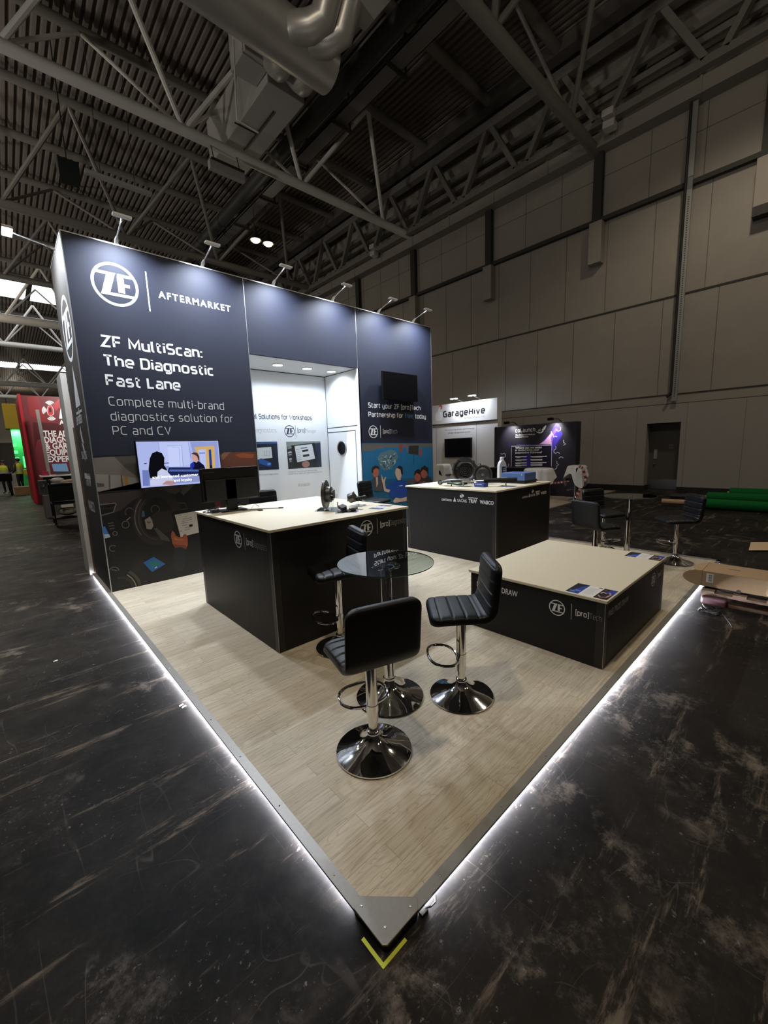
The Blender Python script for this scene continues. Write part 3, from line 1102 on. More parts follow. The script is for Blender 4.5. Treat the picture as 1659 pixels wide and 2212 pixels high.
# LED connector and cable at the corner
mb = MB(M['rubber'])
mb.box((.166, -.012, FZ), (.196, .006, FZ + .012))
mb.tube([(.19, 0, FZ + .01), (.21, -.014, FZ + .012), (.235, -.012, FZ + .006), (.25, .0, FZ + .01)], .003, 6)
tag(mb.build('cable_connector'), 'tiny black cable connector lying beside the corner plate', 'connector')
yt = flat('#c9cf3c', .6)
mb = MB(yt)
a, b, c = Vector((-.026, .088, FZ + .001)), Vector((-.026, -.020, FZ + .001)), Vector((.082, -.020, FZ + .001))
mb.extrude([a, b, c, c + Vector((0, .012, 0)), b + Vector((.012, .012, 0)), a + Vector((.012, 0, 0))], (0, 0, .001))
tag(mb.build('floor_tape'), 'bright yellow V of tape on the floor under the platform corner', 'tape')

# ------------------------------------------------------------------ the big stand wall
W = 4.831                       # front face
WX0, WX1, WH = 0.043, 5.93, 3.944
SX1, SX2 = 2.018, 3.985         # panel joints, also sides of the alcove
AH, AB = 2.965, 5.81            # alcove height, back plane
YB = 6.004
w = thing('exhibition_wall', 'tall navy printed stand wall with lit white alcove', 'stand wall', ((WX0 + WX1) / 2, 5.4, 0), kind='thing')
mb = MB(M['navy'])
mb.box((WX0, W, 0), (SX1 - .004, W + .05, WH))
left = mb.build('left_panel', w)
mb = MB(M['navy'])
mb.box((SX1 + .004, W, AH), (SX2 - .004, W + .05, WH))
mb.build('header_panel', w)
mb = MB(M['navy'])
mb.box((SX2 + .004, W, 0), (WX1, W + .05, WH))
right = mb.build('right_panel', w)
mb = MB(M['alu_bright'])
for x in (SX1, SX2):
    mb.box((x - .004, W - .003, AH if x == SX2 else .9), (x + .004, W + .03, WH))
mb.box((WX0 - .004, W - .004, WH), (WX1 + .004, W + .06, WH + .012))
mb.box((WX0 - .006, W - .004, 0), (WX0 + .004, W + .004, WH))
mb.box((WX1 - .004, W - .004, 0), (WX1 + .006, W + .004, WH))
mb.box((WX0 - .004, W, WH), (WX0 + .03, YB, WH + .012))
mb.build('aluminium_profile', w)
mb = MB(M['side'])
mb.box((WX0, W + .0505, 0), (WX0 + .04, YB, WH))
side = mb.build('side_panel', w)
mb = MB(M['side'])
mb.box((WX1 - .04, W + .05, 0), (WX1, YB, WH))
mb.build('side_panel', w)
mb = MB(M['white'])
mb.box((SX1 - .5, AB, 0), (SX2, AB + .04, AH))
back = mb.build('alcove_back', w)
mb = MB(M['white'])
mb.box((SX1 - .55, W + .05, 0), (SX1 - .5, AB, AH))
mb.box((SX1 - .5, W + .051, 0), (SX1, W + .06, AH))
mb.build('alcove_side', w)
mb = MB(M['white'])
mb.box((SX2 - .015, W + .0, 0), (SX2 + .03, AB + .04, AH))
rside = mb.build('alcove_side', w)
mb = MB(M['white'])
mb.box((SX1 - .55, W + .02, AH), (SX2 + .03, AB + .04, AH + .03))
mb.build('alcove_ceiling', w)
mb = MB(M['navy'])
mb.box((WX0 + .04, YB - .03, 0), (WX1 - .04, YB, WH))
mb.build('back_cladding', w)
mb = MB(M['seam'])
xs = SX2 - .018
mb.box((xs, AB - .012, 0), (xs + .006, AB, AH))
mb.box((xs, W + .06, AH - .012), (xs + .006, AB, AH))
mb.box((SX1 - .5, AB - .006, AH - .012), (SX2, AB, AH))
mb.box((xs, W + .06, 1.995), (xs + .006, AB, 2.01))
for a, b in (((xs, 4.94, .02), (xs + .006, 4.95, 1.92)), ((xs, 5.795, .02), (xs + .006, 5.805, 1.92)), ((xs, 4.94, 1.91), (xs + .006, 5.80, 1.925))):
    mb.box(a, b)
mb.build('shadow_gap', w)
dr = MB(M['white'])
dr.box((SX2 - .022, 4.955, .02), (SX2 - .014, 5.79, 1.905))
door = dr.build('store_door', w)
mb = MB(M['screen_off'])
mb.lathe([(.118, 0), (.118, .008)], (SX2 - .024, 5.36, 1.61), 32, (-1, 0, 0))
mb.build('porthole', door, smooth=30)
mb = MB(M['alu_bright'])
mb.tube(arc((SX2 - .028, 5.36, 1.61), Y, Z, .135, 0, 2 * PI, 32)[:-1], .012, 8, closed=True)
mb.build('porthole_ring', door, smooth=40)
mb = MB(M['black'])
mb.box((SX2 - .04, 5.75, .62), (SX2 - .014, 5.785, .68))
mb.build('door_latch', door)
for k, x in enumerate((2.706, 3.252, 3.751)):
    mb = MB(emit('downlight_glow', (1.0, 0.95, 0.86), 16) if k == 0 else bpy.data.materials['downlight_glow'])
    mb.lathe([(.075, -.004), (.075, .0)], (x, 5.28, AH - .002), 28)
    d = mb.build('downlight', w)
    mb = MB(M['white'])
    mb.tube(arc((x, 5.28, AH - .004), X, Y, .085, 0, 2 * PI, 28)[:-1], .012, 8, closed=True)
    mb.build('downlight_ring', d, smooth=40)
    lamp('downlight_light', 'SPOT', (x, 5.28, AH - .02), (x, 5.28, 0), 44, (0.74, 0.85, 1.0), .06, angle=2.7, blend=.5)

# lettering: every line and every mark is a part of its own


def piece(name, parent, m, fn):
    q = MB(m)
    fn(q)
    return q.build(name, parent)


WY = W - .0015
piece('logo', left, M['white_print'], lambda q: zf_logo(q, Vector((.487, WY, 3.517)), X, Z, .230, -Y))
piece('logo_rule', left, M['white_print'], lambda q: q.box((.808, W - .002, 3.296), (.821, W, 3.735)))
piece('logo_word', left, M['white_print'], lambda q: q.text('AFTERMARKET', (.925, WY, 3.470), X, Z, .885, .080, .022, 1.25))
for s, z, wd in (('ZF MultiScan:', 2.818, 1.108), ('The Diagnostic', 2.608, 1.236), ('Fast Lane', 2.390, .797)):
    piece('headline', left, M['white_print'], lambda q: sign_text(q, s, (.268, WY, z), X, Z, wd, .136, .205, .30))
PALE = mat('pale_grey_vinyl_lettering', (.62, .62, .62), .5)
for s, z, wd in (('Complete multi-brand', 2.176, 1.325), ('diagnostics solution for', 2.008, 1.434), ('PC and CV', 1.844, .625)):
    piece('subline', left, PALE, lambda q: sign_text(q, s, (.270, WY, z), X, Z, wd, .101, .098, .30))
piece('headline', right, M['white_print'], lambda q: sign_text(q, 'Start your ZF [pro]Tech', (4.188, WY, 2.310), X, Z, 1.39, .094, .19, .29))
piece('headline', right, M['white_print'], lambda q: sign_text(q, 'Partnership for', (4.188, WY, 2.148), X, Z, .885, .094, .19, .29))
piece('headline', right, flat('#3f7fb5'), lambda q: sign_text(q, 'free', (5.125, WY, 2.148), X, Z, .225, .094, .19, .29))
piece('headline', right, M['white_print'], lambda q: sign_text(q, 'today', (5.412, WY, 2.148), X, Z, .325, .094, .19, .29))
piece('logo', right, M['white_print'], lambda q: zf_logo(q, Vector((4.290, WY, 1.888)), X, Z, .112, -Y))
piece('logo_rule', right, M['white_print'], lambda q: q.box((4.462, W - .002, 1.776), (4.470, W, 2.003)))
piece('logo_word', right, M['white_print'], lambda q: sign_text(q, '[pro]', (4.528, WY, 1.858), X, Z, .185, .075, .16, .24))
piece('logo_word', right, M['grey_print'], lambda q: sign_text(q, 'Tech', (4.725, WY, 1.858), X, Z, .175, .075, .085, .26))

# marks down the end panel
xs = WX0 - .0015
WP = M['white_print']
piece('logo', side, WP, lambda q: zf_logo(q, Vector((xs, 5.335, 3.08)), -Y, Z, .36, -X))


def endtxt(s, px_, py_, wd, cap):
    p = at(px_, py_, 0, xs)
    piece('maker_name', side, WP, lambda q: q.text(s, p, -Y, Z, wd, cap, .02, align='C'))


def sail(q):
    p = at(164, 845, 0, xs)
    q.poly([p + Vector((0, -u, v)) for u, v in ((0, .30), (-.20, -.18), (.20, -.18))])
    q.box((xs - .001, p.y - .24, p.z - .26), (xs, p.y + .24, p.z - .23))
    q.box((xs - .001, p.y - .02, p.z - .30), (xs, p.y + .02, p.z - .2))


def swoosh(q):
    p = at(179, 958, 0, xs)
    for s in (1, -1):
        q.poly([p + Vector((0, -u * s, v * s)) for u, v in ((-.02, -.02), (.10, .0), (.02, .10), (.0, .22), (-.09, .14), (-.06, .04))])


piece('maker_mark', side, WP, sail)
endtxt('LEMFÖRDER', 172, 916, .52, .10)
piece('maker_mark', side, WP, swoosh)
endtxt('SACHS', 183, 992, .45, .10)
endtxt('TRW', 192, 1050, .46, .16)
p = at(189, 1031, 0, xs)
piece('maker_mark', side, WP, lambda q: q.box((xs - .001, p.y - .24, p.z - .02), (xs, p.y + .24, p.z + .02)))
endtxt('WABCO', 199, 1104, .50, .13)

# printed picture on the left panel: a car cockpit with a hand on a tablet
PHOTO_Y = W - .0012


class Picture:
    """flat layered print on a wall plane; outline points are read off a crop of the photo"""

    def __init__(self, x0, y0, scale, axis, val, step):
        self.x0, self.y0, self.s, self.axis, self.val, self.step, self.k = x0, y0, scale, axis, val, step, 0
        self.mb = MB()

    def p(self, u, v):
        q = at(self.x0 + u / self.s, self.y0 + v / self.s, self.axis, self.val)
        q[self.axis] = self.val - self.k * self.step
        return q

    def fill(self, m, pts):
        self.k += 1
        self.mb.m(m).poly([self.p(*q) for q in pts])

    def line(self, m, pts, wd, closed=False):
        self.k += 1
        n = Vector((0, 0, 0))
        n[self.axis] = -1
        self.mb.m(m).stroke([self.p(*q) for q in pts], wd, n, closed)

    def oval(self, m, c, r, wd=None, a0=0, a1=2 * PI, rot=0):
        pts = [(c[0] + r[0] * math.cos(a) * math.cos(rot) - r[1] * math.sin(a) * math.sin(rot),
                c[1] + r[0] * math.cos(a) * math.sin(rot) + r[1] * math.sin(a) * math.cos(rot))
               for a in [a0 + (a1 - a0) * i / 36 for i in range(37)]]
        if wd:
            full = abs(a1 - a0 - 2 * PI) < 1e-6
            self.line(m, pts[:-1] if full else pts, wd, full)
        else:
            self.fill(m, pts[:-1])


P6 = Picture(180, 940, 5.925, 1, PHOTO_Y, .00004)
P6.k = 1
P6.mb.m(flat('#161415')).poly([(WX0 + .01, PHOTO_Y, .005), (SX1 - .01, PHOTO_Y, .005), (SX1 - .01, PHOTO_Y, 1.613), (WX0 + .01, PHOTO_Y, 1.613)])
P6.fill(flat('#6d675f'), [(128, 292), (250, 283), (700, 262), (1480, 240), (1480, 500), (750, 560), (150, 492)])
P6.fill(flat('#4b4641'), [(395, 276), (760, 262), (760, 560), (740, 566), (560, 440)])
P6.fill(flat('#86807a'), [(152, 496), (480, 515), (730, 560), (745, 690), (490, 702), (185, 725)])
P6.fill(flat('#4a4643'), [(165, 610), (265, 620), (270, 660), (180, 665)])
P6.fill(flat('#5b5651'), [(320, 510), (345, 512), (350, 710), (325, 712)])
P6.fill(flat('#2c2927'), [(478, 515), (490, 515), (515, 700), (500, 702)])
P6.fill(flat('#98712f'), [(522, 528), (570, 535), (582, 692), (533, 696)])
P6.fill(flat('#2e2a29'), [(185, 730), (745, 690), (1480, 640), (1480, 420), (1330, 480), (1230, 600), (1180, 690)])
P6.fill(flat('#3a3331'), [(185, 760), (480, 730), (800, 700), (1160, 700), (1130, 750), (800, 775), (640, 830), (480, 965), (400, 990), (230, 1025)])
P6.line(flat('#0d0c0c'), [(185, 742), (480, 728), (745, 692)], .012)
P6.fill(flat('#4a4340'), [(960, 690), (1180, 640), (1330, 640), (1230, 720), (1180, 760)])
P6.fill(flat('#55504c'), [(1240, 730), (1300, 650), (1440, 610), (1380, 680), (1280, 770)])
P6.fill(flat('#121011'), [(210, 890), (415, 872), (385, 985), (228, 1028)])
P6.line(flat('#6f6a67'), [(212, 890), (412, 870), (418, 885), (385, 985), (228, 1028)], .012)
P6.line(flat('#3b3735'), [(215, 945), (395, 925)], .006)
P6.fill(flat('#151313'), [(480, 965), (640, 832), (820, 775), (1130, 750), (1280, 880), (1320, 960), (1130, 980), (700, 1200), (470, 1170)])
P6.line(flat('#5d5855'), [(1105, 875), (1300, 868), (1335, 940), (1170, 960), (1105, 875)], .008)
for cx, cy, r in ((590, 985, 60), (920, 950, 58)):
    for k in range(14):
        a = PI * .8 + k * PI * 1.4 / 13
        P6.line(flat('#8b8784'), [(cx + r * math.cos(a), cy + r * math.sin(a)), (cx + r * .8 * math.cos(a), cy + r * .8 * math.sin(a))], .006)
P6.line(flat('#a09b97'), [(555, 1090), (600, 1050)], .008)
P6.oval(flat('#6a6664'), (540, 1145), (45, 45), .008)
P6.fill(flat('#4b5a75'), [(740, 970), (775, 965), (790, 1040), (750, 1050)])
P6.oval(flat('#292626'), (945, 1050), (262, 305), .105, PI * .42, PI * 1.93)
P6.oval(flat('#6a625c'), (945, 1050), (286, 322), .010, PI * .75, PI * 1.25)
P6.oval(flat('#474240'), (945, 1050), (236, 285), .008, PI * .5, PI * 1.3)
P6.fill(flat('#2a2826'), [(845, 1050), (930, 985), (1130, 955), (1190, 1000), (1140, 1220), (1050, 1250), (905, 1165)])
P6.fill(flat('#8d8681'), [(785, 1085), (850, 1042), (880, 1090), (898, 1165), (870, 1205), (810, 1200)])
P6.line(flat('#2a2626'), [(820, 1105), (835, 1125), (860, 1110)], .012)
P6.fill(flat('#4c4744'), [(898, 1190), (940, 1185), (1100, 1325), (1110, 1365), (1000, 1340)])
P6.fill(flat('#0f0e0f'), [(1120, 985), (1460, 930), (1540, 1330), (1240, 1375)])
P6.fill(flat('#c9c5c0'), [(1168, 1020), (1445, 970), (1480, 1245), (1245, 1305)])
for k, (u0, u1, v) in enumerate(((1230, 1250, 1025), (1290, 1330, 1050), (1270, 1390, 1075), (1262, 1300, 1105), (1310, 1390, 1092), (1260, 1345, 1128), (1262, 1330, 1158), (1300, 1390, 1185), (1290, 1360, 1215), (1235, 1260, 1232))):
    P6.line(flat('#6c6a69'), [(u0, v), (u1, v - (u1 - u0) * .18)], .006)
P6.fill(flat('#17161a'), [(1352, 1147), (1395, 1138), (1400, 1165), (1355, 1173)])
P6.fill(flat('#9c5338'), [(1120, 1290), (1128, 1245), (1142, 1222), (1165, 1245), (1185, 1290), (1245, 1310), (1290, 1302), (1268, 1288), (1300, 1262), (1326, 1280), (1335, 1330), (1338, 1400), (1312, 1458), (1180, 1452), (1140, 1390)])
P6.fill(flat('#7a3d2b'), [(1140, 1390), (1200, 1400), (1312, 1410), (1312, 1458), (1180, 1452)])
P6.fill(flat('#b2694a'), [(1150, 1300), (1210, 1330), (1290, 1330), (1260, 1350), (1180, 1345)])
P6.fill(flat('#1b2224'), [(1172, 1445), (1245, 1430), (1312, 1460), (1305, 1600), (1260, 1750), (1130, 1700), (1150, 1560)])
P6.fill(flat('#1f1b1a'), [(650, 1640), (720, 1560), (780, 1580), (770, 1700), (700, 1760), (610, 1760)])
P6.fill(flat('#1f5d9c'), [(768, 1632), (900, 1557), (1050, 1648), (880, 1752)])
P6.fill(flat('#1d6a70'), [(830, 1636), (912, 1590), (1000, 1645), (892, 1712)])
P6.fill(flat('#c4d2e0'), [(912, 1695), (935, 1680), (945, 1692), (922, 1706)])
P6.fill(flat('#3f79b8'), [(240, 1180), (275, 1165), (345, 1305), (270, 1325)])
P6.fill(flat('#b4c4d4'), [(265, 1268), (330, 1270), (345, 1305), (272, 1322)])
for a, b in (((315, 1130), (385, 1120)), ((325, 1165), (395, 1155)), ((335, 1200), (400, 1188))):
    P6.line(flat('#5c5855'), [a, b], .012)
P6.oval(flat('#6f6b69'), (405, 1258), (28, 26), .008)
P6.oval(flat('#6f6b69'), (378, 1448), (45, 38), .008, PI * .3, PI * 1.8)
P6.oval(flat('#77726f'), (395, 1740), (62, 52), .008, PI * 1.0, PI * 1.95)
P6.line(flat('#6d6966'), [(360, 1720), (430, 1735)], .01)
P6.line(flat('#2e2b2a'), [(440, 1830), (520, 1820), (600, 1860), (640, 1935)], .03)
P6.line(flat('#8a8378'), [(560, 1785), (620, 1830), (655, 1880), (678, 1935)], .012)
P6.line(flat('#423d3a'), [(585, 1745), (660, 1800), (700, 1850), (725, 1918)], .035)
P2 = Picture(180, 920, 3.606, 1, PHOTO_Y, .00004)
P2.k, P2.mb = 60, P6.mb
P2.fill(flat('#2a2220'), [(1060, 206), (1352, 196), (1370, 560), (1060, 400)])
P2.fill(flat('#5b3326'), [(1065, 250), (1120, 205), (1345, 200), (1350, 330), (1070, 335)])
P2.fill(flat('#7a5240'), [(1065, 230), (1100, 205), (1145, 204), (1085, 270)])
P2.fill(flat('#8a4528'), [(1180, 225), (1240, 210), (1330, 222), (1320, 250), (1220, 250)])
P2.fill(flat('#511a18'), [(1020, 600), (1060, 580), (1080, 640), (1035, 640)])
P6.mb.build('printed_photo', left)

# printed picture on the right panel: mechanics talking under an engine drawing
P3 = Picture(520, 740, 3.77, 1, PHOTO_Y, .00004)
P3.mb.m(flat('#1b5f86')).poly([(SX2 + .02, PHOTO_Y, .01), (WX1 - .01, PHOTO_Y, .01), (WX1 - .01, PHOTO_Y, 1.655), (SX2 + .02, PHOTO_Y, 1.69)])
P3.k = 1
P3.fill(flat('#5b5651'), [(988, 825), (1562, 822), (1562, 852), (1180, 852), (1040, 885), (990, 882)])
P3.fill(flat('#16516f'), [(990, 1120), (1560, 1095), (1560, 1330), (990, 1330)])
P3.fill(flat('#2c2826'), [(1370, 840), (1450, 838), (1446, 915), (1366, 905)])
P3.fill(flat('#7a3a34'), [(1290, 830), (1320, 830), (1315, 895), (1292, 890)])
P3.fill(flat('#7d443c'), [(1455, 870), (1478, 868), (1476, 920), (1452, 918)])
P3.line(flat('#122e55'), [(1410, 915), (1408, 990)], .015)
P3.line(flat('#7d443c'), [(1345, 830), (1362, 900)], .02)
P3.fill(flat('#4f6a74'), [(1112, 935), (1140, 900), (1185, 880), (1225, 868), (1268, 885), (1282, 930), (1262, 985), (1225, 1030), (1165, 1045), (1130, 1000)])
random.seed(3)
for k in range(46):
    a, r = random.random() * 6.28, random.random()
    cx, cy = 1197 + math.cos(a) * 72 * r, 957 + math.sin(a) * 74 * r
    b = random.random() * 6.28
    ln = random.uniform(6, 22)
    P3.line(flat(random.choice(('#93a9ab', '#22323a', '#6f898f', '#b5c3c0'))), [(cx, cy), (cx + ln * math.cos(b), cy + ln * math.sin(b))], random.uniform(.008, .02))
P3.fill(flat('#453f40'), [(1085, 1090), (1130, 1085), (1150, 1130), (1160, 1210), (1090, 1210), (1070, 1120)])
P3.fill(flat('#a8a39a'), [(1100, 1095), (1115, 1095), (1118, 1150), (1105, 1180)])
P3.oval(flat('#9a5a48'), (1098, 1052), (28, 46))
P3.fill(flat('#2a1f1b'), [(1062, 1050), (1070, 1015), (1098, 1000), (1125, 1010), (1130, 1035), (1100, 1022), (1080, 1040), (1078, 1070)])
P3.fill(flat('#1c3f86'), [(1180, 1185), (1225, 1140), (1270, 1120), (1320, 1118), (1352, 1150), (1350, 1260), (1225, 1262)])
P3.fill(flat('#b9a08c'), [(1262, 1030), (1290, 1010), (1312, 1030), (1310, 1075), (1300, 1120), (1278, 1120), (1262, 1085), (1256, 1060)])
P3.fill(flat('#201d1c'), [(1270, 1018), (1290, 1000), (1318, 1015), (1320, 1075), (1306, 1070), (1300, 1035)])
P3.fill(flat('#b9a08c'), [(1148, 1120), (1145, 1068), (1154, 1095), (1163, 1120), (1172, 1098), (1184, 1092), (1172, 1140), (1182, 1190), (1218, 1200), (1205, 1222), (1168, 1210), (1158, 1160)])
P3.fill(flat('#b9a08c'), [(1240, 1290), (1262, 1262), (1300, 1270), (1350, 1255), (1350, 1290), (1290, 1300), (1250, 1305)])
P3.line(flat('#e8eef5'), [(1290, 1168), (1318, 1164)], .01)
for cx, cy in ((1440, 1090), (1492, 1062)):
    P3.fill(flat('#332a28'), [(cx - 40, cy + 75), (cx - 20, cy + 30), (cx + 40, cy + 25), (cx + 72, cy + 80)])
    P3.oval(flat('#934f3f'), (cx, cy), (27, 42))
    P3.fill(flat('#241a17'), [(cx - 30, cy), (cx - 26, cy - 40), (cx + 5, cy - 62), (cx + 36, cy - 40), (cx + 34, cy + 18), (cx + 18, cy - 15), (cx - 8, cy - 28)])
P3.fill(flat('#4c4741'), [(1350, 1120), (1420, 1110), (1420, 1145), (1352, 1150)])
P3.mb.build('printed_photo', right)

# printing on the alcove back wall
BY = AB - .0012
bk = lambda u, v: at(520 + u / 3.77, 740 + v / 3.77, 1, BY)
DP, GP = M['dark_print'], M['grey_print']
e = bk(580, 634)
piece('wall_heading', back, DP, lambda q: sign_text(q, 'Digital Solutions for Workshops', (e.x, BY, e.z), X, Z, (e.x - bk(112, 616).x) * 1.19, .092, .18, .28, 'R'))
c = bk(398, 722)
piece('logo', back, DP, lambda q: zf_logo(q, (c.x, BY, c.z), X, Z, .105, -Y))
r_ = bk(447, 722)
piece('logo_rule', back, DP, lambda q: q.box((r_.x - .003, BY - .0005, r_.z - .11), (r_.x + .003, BY, r_.z + .11)))
a_, e = bk(463, 733), bk(617, 733)
piece('logo_word', back, DP, lambda q: sign_text(q, '[pro]', (a_.x, BY, a_.z), X, Z, (e.x - a_.x) * .39, .075, .15, .24))
piece('logo_word', back, GP, lambda q: q.text('Manager', (a_.x + (e.x - a_.x) * .41, BY, a_.z), X, Z, (e.x - a_.x) * .59, .07, -.008))
e = bk(290, 733)
piece('logo_word', back, GP, lambda q: sign_text(q, 'Diagnostics', (e.x, BY, e.z), X, Z, .44, .075, .085, .26, 'R'))
piece('logo_word', back, DP, lambda q: sign_text(q, '[pro]', (e.x - .455, BY, e.z), X, Z, .19, .075, .15, .24, 'R'))
for u_, v_, wd, s, al in ((388, 1060, .62, 'Workshop communication hub that helps', 'L'), (388, 1077, .74, 'workshops go digital, get organised and save time.', 'L'),
                          (308, 1072, .62, 'Complete multi-brand diagnostics', 'R'), (468, 1160, .26, 'Find out more about', 'L'), (468, 1172, .26, 'ZF [pro]Manager', 'L')):
    o_ = bk(u_, v_)
    piece('caption', back, GP, lambda q: q.text(s, (o_.x, BY, o_.z), X, Z, wd, .026, .01, align=al))
PB = Picture(520, 740, 3.77, 1, BY, .00006)
PB.fill(flat('#1d2024'), [(370, 808), (648, 803), (660, 1012), (388, 1030)])
PB.fill(flat('#7f8a86'), [(372, 808), (648, 803), (650, 830), (374, 850)])
PB.fill(flat('#15243f'), [(600, 820), (648, 815), (660, 1012), (630, 1015)])
for k in range(7):
    PB.fill(flat(('#8f9499', '#2d2f33', '#c0c4c8')[k % 3]), [(378 + k * 3, 855 + k * 18), (412, 850 + k * 18), (418, 860 + k * 18), (382 + k * 3, 868 + k * 18)])
PB.fill(flat('#0c0d10'), [(410, 838), (600, 815), (632, 970), (440, 1010)])
PB.fill(flat('#dfe3e6'), [(438, 843), (580, 826), (606, 945), (460, 975)])
PB.fill(flat('#5c6c80'), [(486, 858), (540, 850), (541, 858), (488, 866)])
PB.fill(flat('#20242c'), [(498, 876), (548, 868), (552, 884), (502, 892)])
PB.fill(flat('#20242c'), [(505, 915), (556, 906), (560, 924), (508, 934)])
for k in range(7):
    PB.line(flat('#9aa3ad'), [(450 + k * 2.2, 872 + k * 14), (480 + k * 2.2, 868 + k * 14)], .008)
PB.oval(flat('#9b6f66'), (530, 990), (32, 26))
PB.fill(flat('#0f1b33'), [(60, 810), (296, 806), (312, 1032), (75, 1045)])
PB.fill(flat('#3a5a8c'), [(60, 810), (296, 806), (297, 822), (61, 828)])
PB.fill(flat('#0a0b0e'), [(70, 850), (262, 838), (272, 950), (85, 975)])
PB.fill(flat('#cdd4d6'), [(75, 862), (248, 850), (258, 938), (88, 958)])
for k in range(3):
    PB.line(flat('#6f7a84'), [(192 + k * 20, 880), (194 + k * 20, 925)], .006)
PB.fill(flat('#234f94'), [(145, 955), (165, 942), (250, 980), (245, 1005), (225, 1008), (150, 985)])
PB.fill(flat('#6da0dc'), [(215, 985), (240, 980), (246, 992), (222, 998)])
PB.mb.build('printed_pictures', back)

# lamps along the wall top
for k, x in enumerate(ARM_X):
    lab = ('first', 'second', 'third', 'fourth', 'fifth', 'sixth')[k]
    t = thing('arm_spotlight', '%s silver arm lamp from the left along the stand wall top' % lab, 'spotlight', (x, W + .02, WH), 'arm lamps on the stand wall')
    mb = MB(M['steel_light'])
    mb.box((x - .02, W + .0, WH + .0), (x + .02, W + .05, WH + .03))
    mb.tube([(x, W + .02, WH + .02), (x, W - .02, WH + .05), (x, W - .06, WH + .07)], [.02, .022, .012], 10)
    mb.build('clamp', t, smooth=40)
    mb = MB(M['steel_light'])
    mb.tube([(x, W - .04, WH + .06), (x, W - .36, WH + .145)], .008, 8)
    mb.build('arm', t, smooth=40)
    mb = MB(M['steel_light'])
    mb.box((x - .088, W - .405, WH + .135), (x + .088, W - .345, WH + .160))
    h = mb.build('head', t, bevel=.004)
    mb = MB(emit('arm_lamp_glow', (.92, .96, 1), 40) if k == 0 else bpy.data.materials['arm_lamp_glow'])
    mb.box((x - .08, W - .3455, WH + .138), (x + .08, W - .3425, WH + .157))
    mb.build('diffuser', h)
    lamp('arm_light', 'AREA', (x, W - .335, WH + .128), (x, W - .17, 0), ARM_POWER, COOL, .16, .06).data.spread = 2.45
t = thing('arm_floodlight', 'glaring flood lamp on a long arm at the wall end', 'floodlight', (WX0, 5.35, WH))
mb = MB(M['steel'])
mb.tube([(WX0 + .02, 5.38, WH + .02), (WX0 - .03, 5.37, WH + .02), (WX0 - .08, 5.36, WH + .02)], [.022, .022, .012], 10)
mb.build('clamp', t, smooth=40)
mb = MB(M['alu_bright'])
mb.tube([(WX0 - .06, 5.365, WH + .02), FLOOD_POS + Vector((.05, 0, .01))], .008, 8)
mb.build('arm', t, smooth=40)
mb = MB(M['alu_bright'])
mb.box(FLOOD_POS + Vector((-.04, -.09, .012)), FLOOD_POS + Vector((.05, .09, .04)))
h = mb.build('head', t, bevel=.004)
mb = MB(emit('flood_glow', (.95, .98, 1), 120))
mb.box(FLOOD_POS + Vector((-.04, -.09, -.004)), FLOOD_POS + Vector((.04, .09, .010)))
mb.build('diffuser', h)
lamp('flood_light', 'AREA', FLOOD_POS - Vector((0, 0, .02)), (.05, 5.3, 2.9), ARM_POWER, COOL, .16, .08)

# screens on the wall
t = thing('wall_television', 'lit television on the stand wall showing two people at a desk', 'television', (.97, W - .04, 1.2))
TY = W - .08
mb = MB(M['black'])
mb.box((.462, TY + .002, 1.198), (1.452, TY + .045, 1.772))
mb.box((.70, TY + .045, 1.35), (1.2, W, 1.6))
mb.box((.8, TY - .0, 1.180), (1.0, TY + .03, 1.2))
mb.build('casing', t, bevel=.004)
P5 = Picture(280, 920, 5.53, 1, TY, .00005)
G = lambda h: glow(h, 1.0)
P5.k = 0
P5.mb.m(G('#a9b4e6')).poly([(.474, TY, 1.212), (1.442, TY, 1.212), (1.442, TY, 1.760), (.474, TY, 1.760)])
P5.fill(G('#b9c3f0'), [(345, 190), (720, 188), (720, 470), (440, 490), (360, 300)])
P5.fill(G('#8f9ad2'), [(720, 190), (1045, 186), (1075, 505), (830, 500), (760, 330)])
P5.fill(G('#6d7ab8'), [(150, 530), (240, 530), (240, 716), (160, 718)])
P5.fill(G('#8b96d4'), [(395, 480), (470, 480), (475, 520), (400, 520)])
P5.fill(G('#c3cdf6'), [(450, 240), (620, 235), (640, 480), (470, 490)])
P5.line(G('#8792cf'), [(450, 240), (620, 235), (640, 480)], .006)
P5.line(G('#8f9ad6'), [(510, 260), (590, 256), (605, 480)], .005)
P5.line(G('#8893d0'), [(345, 195), (355, 290)], .005)
P5.line(G('#7a86c6'), [(700, 190), (735, 400)], .006)
P5.line(G('#15182c'), [(172, 450), (205, 448)], .01)
P5.line(G('#2a2f55'), [(412, 446), (470, 442)], .008)
P5.fill(G('#cfa968'), [(770, 255), (1012, 236), (1022, 505), (905, 505), (830, 380)])
P5.fill(G('#b4c0ee'), [(818, 285), (905, 278), (918, 500), (880, 500), (835, 400)])
P5.fill(G('#6d82c8'), [(828, 320), (900, 316), (902, 330), (830, 334)])
P5.fill(G('#1d3a8c'), [(944, 284), (972, 281), (988, 505), (956, 505)])
P5.fill(G('#0b0d22'), [(955, 470), (985, 470), (990, 508), (958, 508)])
P5.fill(G('#16234e'), [(465, 505), (475, 494), (722, 494), (760, 520), (1078, 520), (1085, 600), (460, 600), (455, 540)])
P5.fill(G('#4c63a6'), [(475, 520), (830, 520), (830, 545), (475, 545)])
P5.fill(G('#8a94c8'), [(500, 600), (1085, 590), (1090, 640), (880, 660), (560, 690), (540, 640)])
P5.fill(G('#05060d'), [(240, 390), (268, 328), (325, 303), (385, 325), (415, 380), (412, 470), (445, 520), (440, 565), (335, 560), (335, 620), (245, 625), (226, 520)])
